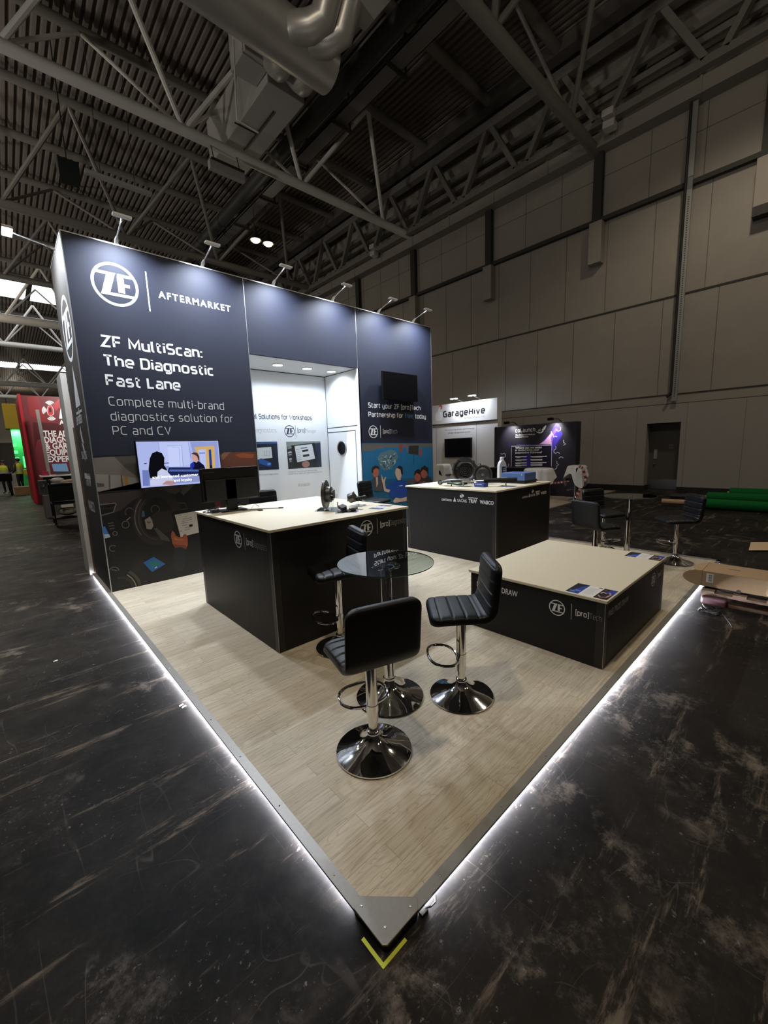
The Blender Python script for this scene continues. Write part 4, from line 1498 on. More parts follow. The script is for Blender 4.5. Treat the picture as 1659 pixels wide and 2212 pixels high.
P5.fill(G('#c5c9e6'), [(335, 548), (385, 508), (440, 535), (500, 600), (518, 660), (470, 708), (250, 716), (242, 650), (330, 622)])
P5.fill(G('#b08a8a'), [(385, 700), (440, 655), (520, 655), (560, 690), (500, 708)])
P5.fill(G('#c99a92'), [(742, 372), (755, 335), (785, 325), (818, 350), (818, 410), (795, 438), (770, 425), (750, 400)])
P5.fill(G('#4c3328'), [(735, 335), (765, 315), (808, 322), (832, 360), (836, 415), (820, 410), (806, 365), (770, 342)])
P5.fill(G('#0a0a28'), [(720, 520), (724, 455), (765, 425), (800, 440), (822, 418), (888, 470), (905, 512), (880, 522)])
P5.fill(G('#1c2f9c'), [(720, 520), (724, 455), (762, 428), (775, 470), (752, 520)])
P5.k += 4
wt = glow('#f4f4fb', 1.3)
P5.mb.m(wt)
for s, u, v, u1, v1 in (('and increased customer satisfaction', 272, 632, 1062, 585), ('and loyalty', 530, 668, 748, 655)):
    a, b = P5.p(u, v), P5.p(u1, v1)
    P5.mb.text(s, (a.x, a.y, a.z), X, Z, b.x - a.x, .035, .02)
P5.mb.build('screen', t)
t = thing('wall_television', 'black switched off television on the right panel of stand wall', 'television', (4.93, W - .05, 2.45))
mb = MB(M['black'])
mb.box((4.472, W - .105, 2.462), (5.392, W - .06, 2.962))
mb.box((4.75, W - .06, 2.6), (5.1, W, 2.8))
mb.build('casing', t, bevel=.004)
mb = MB(M['screen_off'])
mb.box((4.482, W - .107, 2.474), (5.382, W - .104, 2.952))
mb.build('screen', t)

# ------------------------------------------------------------------ counters


def counter(x0, x1, y0, y1, h, label, o=.015):
    t = thing('display_counter', label, 'counter', ((x0 + x1) / 2, (y0 + y1) / 2, 0), 'black display counters')
    a, b, c, d = x0 + o, x1 - o, y0 + o, y1 - o
    hb = h - .022
    mb = MB(M['counter'])
    mb.box((a, c + .06, .004), (a + .02, d - .06, hb))
    f = mb.build('left_panel', t)
    mb = MB(M['counter'])
    mb.box((a + .06, c, .004), (b - .06, c + .02, hb))
    g = mb.build('front_panel', t)
    mb = MB(M['counter'])
    mb.box((b - .02, c + .06, .004), (b, d - .06, hb))
    mb.build('right_panel', t)
    mb = MB(M['counter'])
    mb.box((a + .06, d - .02, .004), (b - .06, d, hb))
    mb.build('back_panel', t)
    for qx in (a, b - .06):
        for qy in (c, d - .06):
            mb = MB(M['counter_edge'])
            mb.box((qx, qy, 0), (qx + .06, qy + .06, hb))
            po = mb.build('corner_post', t, bevel=.003)
    mb = MB(M['alu'])
    mb.box((a - .001, c - .001, .004), (a + .0025, c + .0025, hb))
    mb.box((b - .0025, c - .001, .004), (b + .001, c + .0025, hb))
    mb.build('metal_edge', t)
    mb = MB(M['top'])
    mb.box((x0, y0, hb), (x1, y1, h))
    mb.build('worktop', t, bevel=.003)
    return t, f, g, a, c


THIN = mat('thin_grey_lettering', (.34, .34, .345), .5)


def zf_label(parent, p, u, v, R, word, width, nrm):
    """logo, rule and product word, starting at the logo centre p"""
    p, u, v = Vector(p), Vector(u), Vector(v)
    piece('logo', parent, M['white_print'], lambda q: zf_logo(q, p, u, v, R, nrm))
    r0 = p + u * (R * 1.72)
    piece('logo_rule', parent, M['white_print'], lambda q: q.poly([r0 - v * R, r0 + u * (R * .05) - v * R, r0 + u * (R * .05) + v * R, r0 + v * R]))
    o = p + u * (R * 2.25) - v * (R * .28)
    wp = width * (.335 if len(word) > 5 else .52)
    piece('logo_word', parent, M['white_print'], lambda q: sign_text(q, '[pro]', o, u, v, wp, R * .70, .16, .24))
    piece('logo_word', parent, THIN, lambda q: sign_text(q, word, o + u * (wp * 1.06), u, v, width - wp * 1.06, R * .70, .09, .27))


def brand_row(parent, p, u, v, k):
    """row of four supplier marks of overall width k"""
    p, u, v = Vector(p), Vector(u), Vector(v)
    h = k * .048
    m = M['white_print']
    piece('maker_name', parent, m, lambda q: q.text('LEMFÖRDER', p, u, v, k * .215, h * .72, .012))
    o = p + u * (k * .245)
    piece('maker_mark', parent, m, lambda q: q.poly([o, o + u * (k * .055), o + u * (k * .0275) + v * (h * 1.6)]))
    piece('maker_name', parent, m, lambda q: q.text('SACHS', p + u * (k * .325), u, v, k * .185, h, .016))
    c = p + u * (k * .415) + v * (h * 2.1)

    def sw(q):
        for s in (1, -1):
            q.poly([c + u * (a * k * s) + v * (b * k * s) for a, b in ((-.01, -.012), (.036, -.012), (.042, .012), (.02, .03), (-.028, .036), (.004, .018), (.01, .005))])

    piece('maker_mark', parent, m, sw)
    piece('maker_name', parent, m, lambda q: q.text('TRW', p + u * (k * .545), u, v, k * .155, h * 1.3, .03))
    t_ = p + u * (k * .535) + v * (h * 1.55)
    piece('maker_mark', parent, m, lambda q: q.poly([t_, t_ + u * (k * .18), t_ + u * (k * .18) + v * (h * .3), t_ + v * (h * .3)]))
    piece('maker_name', parent, m, lambda q: q.text('WABCO', p + u * (k * .755), u, v, k * .245, h * 1.2, .035))


c1, f1, g1, a1, b1 = counter(.697, 2.205, 1.977, 3.621, 1.0, 'large black counter with monitor and brake parts on its cream top')
zf_label(f1, at(514, 1165, 0, a1 - .0012), -Y, Z, .075, 'Diagnostics', .36, -X)
zf_label(g1, at(792, 1141, 1, b1 - .0012), X, Z, .075, 'Diagnostics', .36, -Y)
c2, f2, g2, a2, b2 = counter(3.855, 5.386, 2.007, 3.634, .995, 'black counter holding gearbox parts, at the back of the stand')
brand_row(f2, at(954, 1081, 0, a2 - .0012), -Y, Z, .86)
brand_row(g2, at(1128, 1077, 1, b2 - .0012), X, Z, .72)
c3, f3, g3, a3, b3 = counter(2.164, 3.653, .101, 1.227, .508, 'low black prize draw counter near the right platform edge')
zf_label(f3, at(1203, 1313, 0, a3 - .0012), -Y, Z, .060, 'Tech', .175, -X)
piece('lettering', f3, M['white_print'], lambda q: q.text('FREE PRIZE DRAW', at(1118, 1290, 0, a3 - .0012), -Y, Z, .385, .046, .014, align='R'))
zf_label(g3, at(1411.5, 1252, 1, b3 - .0012), X, Z, .060, 'Tech', .20, -Y)
piece('lettering', g3, M['grey_print'], lambda q: q.text('FREE PRIZE DRAW', at(1314, 1334, 1, b3 - .0012), X, Z, .42, .046, .014))
# ------------------------------------------------------------------ bar stools
SEAT_W, R_BEND = .385, .075
_path = []                       # centre line of the bent seat: (y, z, normal y, normal z)


def seat_path():
    pts = []
    yf, yb, top, lean = .205, -.165, .325, .10
    n1 = 22
    for i in range(n1 + 1):
        pts.append((yf + (yb + R_BEND - yf) * i / n1, 0.0 + .012 * (i / n1 - 1) ** 2 * -1, 0, 1))
    a_end = PI / 2 - lean
    cy, cz = yb + R_BEND, R_BEND
    for i in range(1, 11):
        a = a_end * i / 10
        pts.append((cy - R_BEND * math.sin(a), cz - R_BEND * math.cos(a), math.sin(a), math.cos(a)))
    y0, z0 = pts[-1][0], pts[-1][1]
    d = (-math.cos(a_end), math.sin(a_end))
    ln = (top - z0) / d[1]
    for i in range(1, 19):
        pts.append((y0 + d[0] * ln * i / 18, z0 + d[1] * ln * i / 18, math.sin(a_end), math.cos(a_end)))
    return pts


def seat_solid(i0, i1, th_in, th_out, m, grooves, inset=0.0):
    """padded strip of the bent seat between path points i0 and i1"""
    P = seat_path()
    ln = [0]
    for a, b in zip(P, P[1:]):
        ln.append(ln[-1] + math.hypot(b[0] - a[0], b[1] - a[1]))
    tot = ln[-1]
    mb = MB(m)
    nt = 18
    rows = []
    sub = 3
    samples = []
    for i in range(i0, i1):
        for k in range(sub):
            t = k / sub
            samples.append([P[i][j] + (P[i + 1][j] - P[i][j]) * t for j in range(4)] + [ln[i] + (ln[i + 1] - ln[i]) * t])
    samples.append(list(P[i1]) + [ln[i1]])
    for y, z, ny, nz, s in samples:
        dist = min(s, tot - s)
        Rc = .055
        w = SEAT_W / 2 - inset
        if dist < Rc:
            w -= Rc - math.sqrt(max(0, Rc * Rc - (Rc - dist) ** 2))
        edge = min(1.0, (max(dist, 0) / .022)) ** .5 if dist < .022 else 1.0
        gr = 1.0
        if grooves:
            q = (s - .06) / .073
            f = abs(q - round(q)) * .073
            gr = 1 - .30 * math.exp(-(f / .0045) ** 2)
        top_, bot_ = [], []
        for j in range(nt + 1):
            u = -1 + 2 * j / nt
            u = math.sin(u * PI / 2)
            side = (1 - abs(u) ** 8) ** .5
            a = th_in * (.35 + .65 * edge * gr) * (.30 + .70 * side)
            b = th_out * (.55 + .45 * edge) * (.4 + .6 * side)
            top_.append((w * u, y + ny * a, z + nz * a))
            bot_.append((w * u, y - ny * b, z - nz * b))
        rows.append((top_, bot_))
    n0 = len(mb.v)
    for t_, b_ in rows:
        mb.v += t_ + b_
    st = 2 * (nt + 1)
    for i in range(len(rows) - 1):
        a, b = n0 + i * st, n0 + (i + 1) * st
        for j in range(nt):
            mb.face((a + j, a + j + 1, b + j + 1, b + j))
            mb.face((a + nt + 1 + j + 1, a + nt + 1 + j, b + nt + 1 + j, b + nt + 1 + j + 1))
        mb.face((a, b, b + nt + 1, a + nt + 1))
        mb.face((a + nt, a + st - 1, b + st - 1, b + nt))
    for a, flip in ((n0, False), (n0 + (len(rows) - 1) * st, True)):
        for j in range(nt):
            f = (a + j, a + nt + 1 + j, a + nt + 2 + j, a + j + 1)
            mb.face(f[::-1] if flip else f)
    return mb


def mesh_of(mb, name, smooth=50):
    o = mb.build(name, None, smooth=smooth)
    me = o.data
    bpy.data.objects.remove(o)
    return me


NP = len(seat_path())
SPLIT = 28
ME = dict(
    seat=mesh_of(seat_solid(0, SPLIT, .036, .004, M['leather'], True), 'seat'),
    backrest=mesh_of(seat_solid(SPLIT, NP - 1, .036, .004, M['leather'], True), 'backrest'),
    shell=mesh_of(seat_solid(0, NP - 1, .0, .024, M['shell'], False, -.003), 'shell'),
    base=mesh_of(MB(M['chrome']).lathe([(.198, 0), (.201, .004), (.199, .010), (.180, .017), (.14, .029), (.10, .044), (.065, .063), (.043, .084), (.034, .098), (.031, .105)], n=64), 'base', 40),
    collar=mesh_of(MB(M['chrome']).lathe([(.031, .10), (.036, .103), (.036, .112), (.031, .118), (.027, .12)], n=32), 'collar', 40),
)


def linked(name, me, parent, loc=(0, 0, 0), rz=0.0):
    o = bpy.data.objects.new(name, me)
    COL.objects.link(o)
    o.parent = parent
    o.location = loc
    o.rotation_euler = (0, 0, rz)
    return o


def bar_stool(x, y, h, face, ring_dir, label, group, ring_z=.27, z0=0.0):
    """face / ring_dir: compass vectors the seat and the foot ring point to; h: height of the seat top"""
    t = thing('bar_stool', label, 'bar stool', (x, y, z0), group)
    rz = math.atan2(face[1], face[0]) - PI / 2
    hs = h - .036
    s = linked('seat', ME['seat'], t, (0, 0, hs), rz)
    linked('backrest', ME['backrest'], t, (0, 0, hs), rz)
    linked('seat_shell', ME['shell'], t, (0, 0, hs), rz)
    linked('base', ME['base'], t)
    linked('collar', ME['collar'], t)
    mb = MB(M['chrome'])
    mb.lathe([(.0245, .10), (.0245, .19)], n=28)
    mb.lathe([(.0300, .172), (.0300, hs - .02), (.0300, hs - .015)], n=32)
    mb.build('gas_post', t, smooth=30, local=True)
    mb = MB(M['black'])
    mb.box((-.08, -.08, hs - .034), (.08, .08, hs - .022))
    mb.build('mount_plate', t, local=True)
    d = Vector((ring_dir[0], ring_dir[1], 0)).normalized()
    q = Vector((-d.y, d.x, 0))
    mb = MB(M['chrome'])
    pts = []
    for k in range(36):
        a = 2 * PI * k / 36
        ca, sa = math.cos(a), math.sin(a)
        r = 1.0
        pts.append(d * (.118 + .092 * math.copysign(abs(ca) ** .8, ca)) + q * (.135 * math.copysign(abs(sa) ** .85, sa)) + Vector((0, 0, ring_z + .012 * ca)))
    mb.tube(pts, .0085, 8, closed=True)
    mb.lathe([(.033, ring_z - .025), (.033, ring_z + .012)], n=24)
    mb.build('foot_ring', t, smooth=40, local=True)
    e = Vector((face[1], -face[0], 0)).normalized()
    mb = MB(M['chrome'])
    mb.tube([e * .03 + Vector((0, 0, hs - .035)), e * .09 + Vector((0, 0, hs - .036)), e * .14 + Vector((0, 0, hs - .055))], .005, 8)
    mb.build('lever', t, smooth=40, local=True)
    return t


GA, GB, GC = 'stools round the front glass table', 'stools round the far glass table', 'stools behind the counters'
bar_stool(.553, .678, .590, (.28, .96), (.28, .96), 'black padded bar stool nearest the camera, its back to us', GA, .255)
bar_stool(1.268, .642, .610, (-.72, .69), (-.72, .69), 'black padded bar stool facing left beside the low prize draw counter', GA, .275)
bar_stool(1.12, 1.73, .675, (-.94, .33), (-.94, .33), 'black padded bar stool tucked against the large counter behind the glass table', GA, .275)
bar_stool(4.42, 1.00, .600, (.93, -.37), (.5, -.8), 'far black stool with its back to us, left of the far table', GB, .28)
bar_stool(5.16, 1.17, .640, (-.35, -.94), (-.3, -.95), 'far black stool behind the far glass table', GB, .26)
bar_stool(5.47, .40, .590, (-.62, .785), (-.45, .89), 'far black stool facing left near the cardboard box', GB, .26)
bar_stool(3.52, 3.98, .800, (.30, -.955), (.2, -.9), 'black stool before the blue printed picture, behind the large counter', GC, .30)
bar_stool(1.83, 4.22, .790, (-.1, -.99), (0, -1), 'black stool hidden behind the monitor on the large counter', GC, .30)


def glass_table(x, y, label, h=.895, r=.295):
    t = thing('glass_table', label, 'table', (x, y, 0), 'round glass tables')
    mb = MB(M['chrome'])
    mb.lathe([(.214, 0), (.218, .004), (.215, .010), (.19, .018), (.15, .030), (.10, .050), (.06, .075), (.04, .105), (.034, .13)], n=64)
    mb.build('base', t, smooth=40, local=True)
    mb = MB(M['chrome'])
    mb.lathe([(.034, .12), (.040, .125), (.040, .135), (.034, .14), (.034, h - .03)], n=36)
    mb.build('post', t, smooth=40, local=True)
    mb = MB(M['chrome'])
    for k in range(7):                        # ring of bent chrome petals under the glass
        a = 2 * PI * k / 7
        c = Vector((.052 * math.cos(a), .052 * math.sin(a), h - .026))
        mb.tube(arc(c, Vector((math.cos(a), math.sin(a), 0)), Vector((-math.sin(a), math.cos(a), .35)), .034, 0, 2 * PI, 14, .022)[:-1], .0065, 6, closed=True)
    mb.lathe([(.036, h - .035), (.05, h - .028), (.05, h - .020), (.0, h - .020)], n=24)
    mb.build('glass_mount', t, smooth=50, local=True)
    mb = MB(M['glass'])
    mb.lathe([(r - .003, h - .0105), (r, h - .008), (r, h - .003), (r - .003, h - .0005)], n=96)
    mb.build('glass_top', t, smooth=30, local=True)
    mb = MB(mat('green_glass_edge', (.05, .12, .11), .1) if 'green_glass_edge' not in bpy.data.materials else bpy.data.materials['green_glass_edge'])
    n = 96
    b = len(mb.v)
    for k in range(n):
        a = 2 * PI * k / n
        for zz in (h - .0085, h - .0025):
            mb.v.append(((r + .0006) * math.cos(a), (r + .0006) * math.sin(a), zz))
    for k in range(n):
        j = (k + 1) % n
        mb.face((b + 2 * k, b + 2 * j, b + 2 * j + 1, b + 2 * k + 1))
    mb.build('glass_rim', t, smooth=60, local=True)


glass_table(.938, .960, 'round glass bar table at the front with chrome post')
glass_table(4.93, .80, 'far round glass bar table behind the prize draw counter', r=.285)

# ------------------------------------------------------------------ things on the large counter
T1 = 1.0
t = thing('monitor', 'black computer monitor seen from behind on the large counter', 'monitor', (.96, 3.33, T1))
mb = MB(M['black'])
mb.box((.672, 3.265, 1.115), (1.262, 3.300, 1.445))
mb.build('casing', t, bevel=.006)
mb = MB(M['shell'])
mb.box((.70, 3.245, 1.125), (1.235, 3.268, 1.335))
mb.build('rear_housing', t, bevel=.006)
mb = MB(M['black'])
mb.box((.90, 3.245, 1.0 + .014), (1.01, 3.29, 1.33))
mb.build('stand_post', t, bevel=.004)
mb = MB(M['black'])
mb.box((.835, 3.23, T1), (1.10, 3.44, T1 + .014))
mb.build('foot', t, bevel=.004)
mb = MB(mat('dim_grey_lettering', (.05, .05, .05), .4))
mb.text('Lenovo', (.815, 3.2635, 1.40), -X, Z, .11, .018, .01)
mb.v = [(1.512 - v[0], v[1], v[2]) for v in mb.v]
mb.build('lettering', t)
mb = MB(M['screen_off'])
mb.box((.68, 3.300, 1.13), (1.255, 3.302, 1.438))
mb.build('screen', t)
mb = MB(M['rubber'])
for k in range(5):
    c = Vector((.755 + .008 * k, 3.40 - .02 * k, T1 + .006 + .006 * k))
    mb.tube(arc(c, Vector((1, -.2, .1 * k)), Vector((.2, 1, .12)), .045 + .006 * (k % 3), 0, 2 * PI, 20)[:-1], .0035, 6, closed=True)
mb.box((.75, 3.27, T1 + .001), (.825, 3.33, T1 + .035))
mb.tube([(.82, 3.30, T1 + .02), (.95, 3.22, T1 + .012), (1.03, 3.19, T1 + .005), (1.12, 3.13, T1 + .004), (1.16, 3.06, T1 + .005)], .0035, 6)
mb.box((1.13, 3.02, T1), (1.165, 3.075, T1 + .012))
tag(mb.build('power_cable', smooth=40), 'coiled black cable with plug beside the monitor foot', 'cable')
mb = MB(M['rubber'])
mb.tube([(1.03, 3.28, T1 + .03), (1.12, 3.26, T1 + .05), (1.19, 3.27, T1 + .06), (1.22, 3.21, T1 + .02), (1.17, 3.22, T1 + .05), (1.12, 3.2, T1 + .004), (1.10, 3.19, T1 + .01)], .002, 6)
mb.tube([(1.0, 3.27, T1 + .018), (1.15, 3.16, T1 + .006), (1.34, 3.02, T1 + .004)], .003, 6)
mb.tube([(1.34, 3.02, T1 + .006), (1.38, 2.99, T1 + .006)], .007, 8)
tag(mb.build('video_cable', smooth=40), 'thin black cable trailing right from the monitor', 'cable')

# brake disc held by clear acrylic fins
t = thing('brake_disc', 'dark brake disc standing upright in a clear holder on the large counter', 'brake disc', (1.59, 2.50, T1))
N = Vector((.66, -.75, 0)).normalized()
mb = MB(M['dark_steel'])
C0 = Vector((1.585, 2.505, 1.152))
mb.lathe([(.06, -.012), (.140, -.012), (.142, -.010), (.142, -.003), (.12, -.002), (.12, .002), (.142, .003), (.142, .010), (.140, .012), (.06, .012)], C0, 64, N)
mb.build('rotor', t, smooth=35)
mb = MB(M['dark_steel'])
mb.lathe([(.078, .010), (.078, .055), (.070, .062), (.03, .062), (.03, .05)], C0, 48, N)
mb.lathe([(.045, .05), (.045, .085), (.03, .085)], C0, 32, N)
mb.build('hub', t, smooth=35)
mb = MB(M['chrome'])
S_ = N.cross(Z)
for k in range(5):
    a = 2 * PI * k / 5
    p = C0 + (S_ * math.cos(a) + Z * math.sin(a)) * .055
    mb.tube([p + N * .06, p + N * .085], .006, 8)
mb.build('wheel_stud', t, smooth=40)
t = thing('acrylic_holder', 'clear acrylic stand with base plate under the brake disc', 'display stand', (1.59, 2.45, T1))
mb = MB(M['acrylic'])
mb.extrude([C0 + N * a + S_ * b - Z * (C0.z - T1) for a, b in ((-.09, -.13), (.14, -.13), (.14, .13), (-.09, .13))], (0, 0, .006))
mb.build('base_plate', t)
for b in (-.09, .09):
    mb = MB(M['acrylic'])
    q = C0 + S_ * b - Z * (C0.z - T1 - .006)
    mb.extrude([q - N * .025, q + N * .10, q + N * .10 + Z * .13, q + N * .085 + Z * .14, q + N * .03 + Z * .07, q - N * .025 + Z * .07], S_ * .005)
    mb.build('fin', t)
mb = MB(flat('#a03638'))
q = C0 + N * .11 + S_ * -.05 - Z * (C0.z - T1 - .02)
mb.poly([q, q + S_ * .05, q + S_ * .05 + Z * .05, q + Z * .05])
mb.build('red_card', t)

# caliper on a small acrylic foot
t = thing('brake_caliper', 'black brake caliper raised on a clear foot behind the brake pads', 'brake part', (1.93, 2.50, T1))
mb = MB(M['dark_steel'])
mb.lathe([(.0, -.035), (.045, -.035), (.052, -.02), (.052, .03), (.035, .04), (0, .04)], (1.90, 2.49, 1.088), 20, (.5, -.8, .3))
mb.extrude([(1.86, 2.52, 1.05), (1.95, 2.43, 1.05), (1.96, 2.44, 1.08), (1.93, 2.5, 1.125), (1.87, 2.53, 1.12)], (.03, .04, 0))
mb.build('body', t, smooth=40)
mb = MB(M['rubber'])
mb.tube([(1.93, 2.46, 1.075), (1.98, 2.44, 1.08), (2.03, 2.44, 1.075)], [.02, .016, .03], 14)
mb.tube([(1.93, 2.50, 1.12), (1.95, 2.52, 1.14)], .008, 8)
mb.build('piston_boot', t, smooth=40)
mb = MB(M['acrylic'])
mb.box((1.90, 2.40, T1), (2.02, 2.52, T1 + .005))
mb.box((1.945, 2.44, T1 + .005), (1.955, 2.49, T1 + .06))
mb.build('clear_foot', t)
for k, (x, y, r) in enumerate(((1.60, 2.26, .4), (1.655, 2.30, .9))):
    t = thing('brake_pad', ('front black brake pad on the clear plate', 'rear black brake pad on the clear plate')[k], 'brake part', (x, y, T1), 'brake pads on the large counter')
    c, s = math.cos(r), math.sin(r)
    mb = MB(M['rubber'])
    f = lambda u, v, z: (x + u * c - v * s, y + u * s + v * c, z)
    mb.extrude([f(-.045, -.02, T1 + .012), f(.045, -.02, T1 + .012), f(.05, .015, T1 + .03), f(.02, .03, T1 + .035), f(-.03, .03, T1 + .035)], (0, 0, .03))
    mb.build('friction_block', t, bevel=.004)
    mb = MB(M['dark_steel'])
    mb.extrude([f(-.055, -.025, T1 + .006), f(.055, -.025, T1 + .006), f(.05, .03, T1 + .012), f(-.045, .03, T1 + .012)], (0, 0, .006))
    mb.build('backing_plate', t)
mb = MB(M['acrylic'])
mb.extrude([(1.47, 2.20, T1), (1.66, 2.12, T1), (1.78, 2.30, T1), (1.60, 2.36, T1)], (0, 0, .005))
tag(mb.build('acrylic_plate'), 'clear acrylic plate lying under the brake pads', 'display stand')
mb = MB(M['dark_steel'])
mb.ball((1.70, 2.22, T1 + .022), (.05, .035, .018), 16, 8)
tag(mb.build('wheel_cylinder', smooth=60), 'dark oval brake part lying right of the brake pads', 'brake part')


def leaflet(x0, x1, y0, y1, z, label, kind=0, rot=0.0):
    """three-panel leaflet; its reading direction runs towards -y (kind 0) or +x (kind 1)"""
    t = thing('leaflet', label, 'leaflet', ((x0 + x1) / 2, (y0 + y1) / 2, z), 'three panel leaflets')
    L = abs(y1 - y0) if kind == 0 else abs(x1 - x0)
    H = abs(x1 - x0) if kind == 0 else abs(y1 - y0)
    if kind == 0:
        o, u, v = Vector((x0, y0, z)), -Y, X
    else:
        o, u, v = Vector((x0, y0, z)), Vector((math.cos(rot), math.sin(rot), 0)), Vector((-math.sin(rot), math.cos(rot), 0))
    q = lambda a, b, k=1: o + u * (a * L) + v * (b * H) + Z * (.0008 + .00006 * k)
    mb = MB(M['paper'])
    mb.extrude([o, o + u * L, o + u * L + v * H, o + v * H], (0, 0, .0008))
    sheet = mb.build('sheet', t)
    mb = MB(flat('#151b2c'))
    mb.poly([q(0, 0), q(.32, 0), q(.32, 1), q(0, 1)])
    mb.m(flat('#22479c')).poly([q(.06, .0, 2), q(.32, .0, 2), q(.32, 1, 2), q(.20, .72, 2)])
    mb.m(M['white_print'])
    mb.text('ZF [pro]Tech', q(.05, .16, 3), u, v, L * .13, H * .05, .01)
    mb.text('Diagnostics', q(.16, .28, 3), u, v, L * .13, H * .06, .01)
    mb.m(flat('#9a9a98'))
    for k in range(9):
        mb.poly([q(.37, .15 + k * .075), q(.37 + (.20, .26, .23)[k % 3], .15 + k * .075), q(.37 + (.20, .26, .23)[k % 3], .17 + k * .075), q(.37, .17 + k * .075)])
    mb.m(flat('#4a4a4c')).poly([q(.55, .90), q(.64, .90), q(.64, .98), q(.55, .98)])
    mb.m(flat('#1c1416')).poly([q(.68, 0), q(1, 0), q(1, 1), q(.68, 1)])
    mb.m(flat('#2a3f9a')).poly([q(.80, .62, 2), q(1, .45, 2), q(1, 1, 2), q(.86, 1, 2)])
    mb.m(flat('#b58a80')).stroke([q(.72, .30, 3), q(.80, .15, 3), q(.92, .22, 3), q(.95, .5, 3), q(.88, .7, 3)], H * .05, Z)
    mb.m(flat('#d8c8c4')).stroke([q(.72, .5, 3), q(.76, .62, 3), q(.84, .56, 3)], H * .05, Z)
    mb.m(flat('#8d4a44')).stroke([q(.73, .85, 3), q(.78, .78, 3)], H * .06, Z)
    mb.build('print', sheet)


leaflet(2.182, 2.412, .392, .112, .508, 'open three panel leaflet at the near corner of prize draw counter')
leaflet(3.452, 3.640, .392, .108, .508, 'open three panel leaflet at the far corner of prize draw counter')
leaflet(1.905, 2.19, 2.06, 2.20, T1, 'open three panel leaflet at the right corner of the large counter', 1, .35)
leaflet(1.635, 1.87, 2.10, 2.20, T1, 'small leaflet beside the dark brake parts on the large counter', 1, .55)

# ------------------------------------------------------------------ things on the back counter
T2 = .995
t = thing('gearbox_housing', 'round dark gearbox bell housing standing on the back counter', 'gearbox part', (4.52, 2.95, T2))
FN = Vector((-.86, -.50, .06)).normalized()
SS = FN.cross(Z).normalized()
C1 = Vector((4.50, 2.965, T2 + .205))
mb = MB(M['dark_steel'])
mb.lathe([(.150, -.10), (.185, -.02), (.190, .0), (.190, .02), (.168, .02), (.160, .0), (.150, -.05), (.10, -.075), (.06, -.08)], C1, 48, FN)
for k in range(14):
    a = 2 * PI * k / 14 + .1
    p = C1 + (SS * math.cos(a) + Vector((0, 0, 1)) * math.sin(a)) * .188
    mb.tube([p - FN * .03, p + FN * .022], .016, 8)
mb.extrude([C1 + SS * a + Z * b - FN * .02 for a, b in ((-.12, .15), (-.05, .20), (.06, .21), (.09, .17), (.06, .13), (-.06, .13))], FN * .03)
mb.build('bell', t, smooth=35)
mb = MB(M['dark_steel'])
for r, h in ((.115, -.06), (.085, -.05), (.055, -.04), (.025, -.02)):
    mb.lathe([(r, h - .03), (r, h), (r - .014, h), (r - .014, h - .03)], C1, 40, FN)
mb.build('inner_ring', t, smooth=35)
mb = MB(M['steel'])
mb.tube(arc(C1 - Z * .115, SS, Z * -.4, .07, 0, PI, 12), .012, 8)
mb.build('bright_web', t, smooth=40)
mb = MB(M['dark_steel'])
mb.tube([C1 - SS * .19 + Z * .09, C1 - SS * .23 + Z * .10, C1 - SS * .235 + Z * .03, C1 - SS * .20 - Z * .02], .010, 8)
mb.build('lug_loop', t, smooth=40)
t = thing('clutch_plate', 'dark clutch plate with bright centre leaning right of the gearbox housing', 'clutch', (4.58, 2.66, T2))
C2 = Vector((4.56, 2.685, T2 + .145))
mb = MB(M['dark_steel'])
mb.lathe([(.02, .0), (.06, .008), (.10, .0), (.118, -.01), (.120, .008), (.142, .008), (.145, .0), (.140, -.03), (.10, -.035)], C2, 48, FN)
mb.build('disc', t, smooth=35)
mb = MB(M['alu_bright'])
mb.lathe([(.024, .006), (.024, .013), (.012, .013)], C2, 24, FN)
for k in range(7):
    a = 2 * PI * k / 7
    p = C2 + (SS * math.cos(a) + Z * math.sin(a)) * .040
    mb.lathe([(.005, .006), (.005, .012), (.001, .012)], p, 10, FN)
p = C2 + SS * .048 + Z * .075
mb.lathe([(.010, .004), (.010, .009), (.001, .009)], p, 12, FN)
mb.build('hub_bolts', t, smooth=40)
t = thing('control_arm', 'dark suspension control arm on a small clear stand, front left of back counter', 'suspension arm', (4.2, 3.05, T2))
mb = MB(M['dark_steel'])
e0 = Vector((4.13, 3.15, T2 + .045))
mb.tube([e0, Vector((4.15, 3.02, T2 + .07)), Vector((4.2, 2.86, T2 + .075)), Vector((4.30, 2.66, T2 + .06))], [.020, .028, .030, .022], 12)
mb.build('arm', t, smooth=40)
mb = MB(M['rubber'])
mb.lathe([(.036, -.025), (.036, .025), (.024, .03), (.010, .03)], e0, 24, FN)
mb.build('bush', t, smooth=40)
mb = MB(M['alu_bright'])
mb.lathe([(.022, .026), (.022, .033), (.012, .033)], e0, 20, FN)
mb.build('bush_ring', t, smooth=40)
mb = MB(M['acrylic'])
mb.box((4.03, 2.84, T2), (4.10, 3.02, T2 + .006))
mb.build('clear_foot', t)
t = thing('gear_linkage', 'green painted curved suspension link in front of the control arm', 'suspension arm', (4.08, 2.87, T2))
mb = MB(M['green_metal'])
mb.tube([(4.10, 2.99, T2 + .04), (4.09, 2.93, T2 + .05), (4.09, 2.88, T2 + .038), (4.10, 2.81, T2 + .03), (4.13, 2.74, T2 + .038), (4.18, 2.69, T2 + .04)], [.014, .02, .013, .015, .019, .012], 12)
mb.build('link', t, smooth=40)
mb = MB(M['green_metal'])
mb.tube([(4.085, 2.905, T2), (4.09, 2.905, T2 + .09)], .007, 8)
mb.build('pin', t, smooth=40)
t = thing('shock_absorber', 'black shock absorber with bright rod lying on two clear stands', 'shock absorber', (4.2, 2.4, T2))
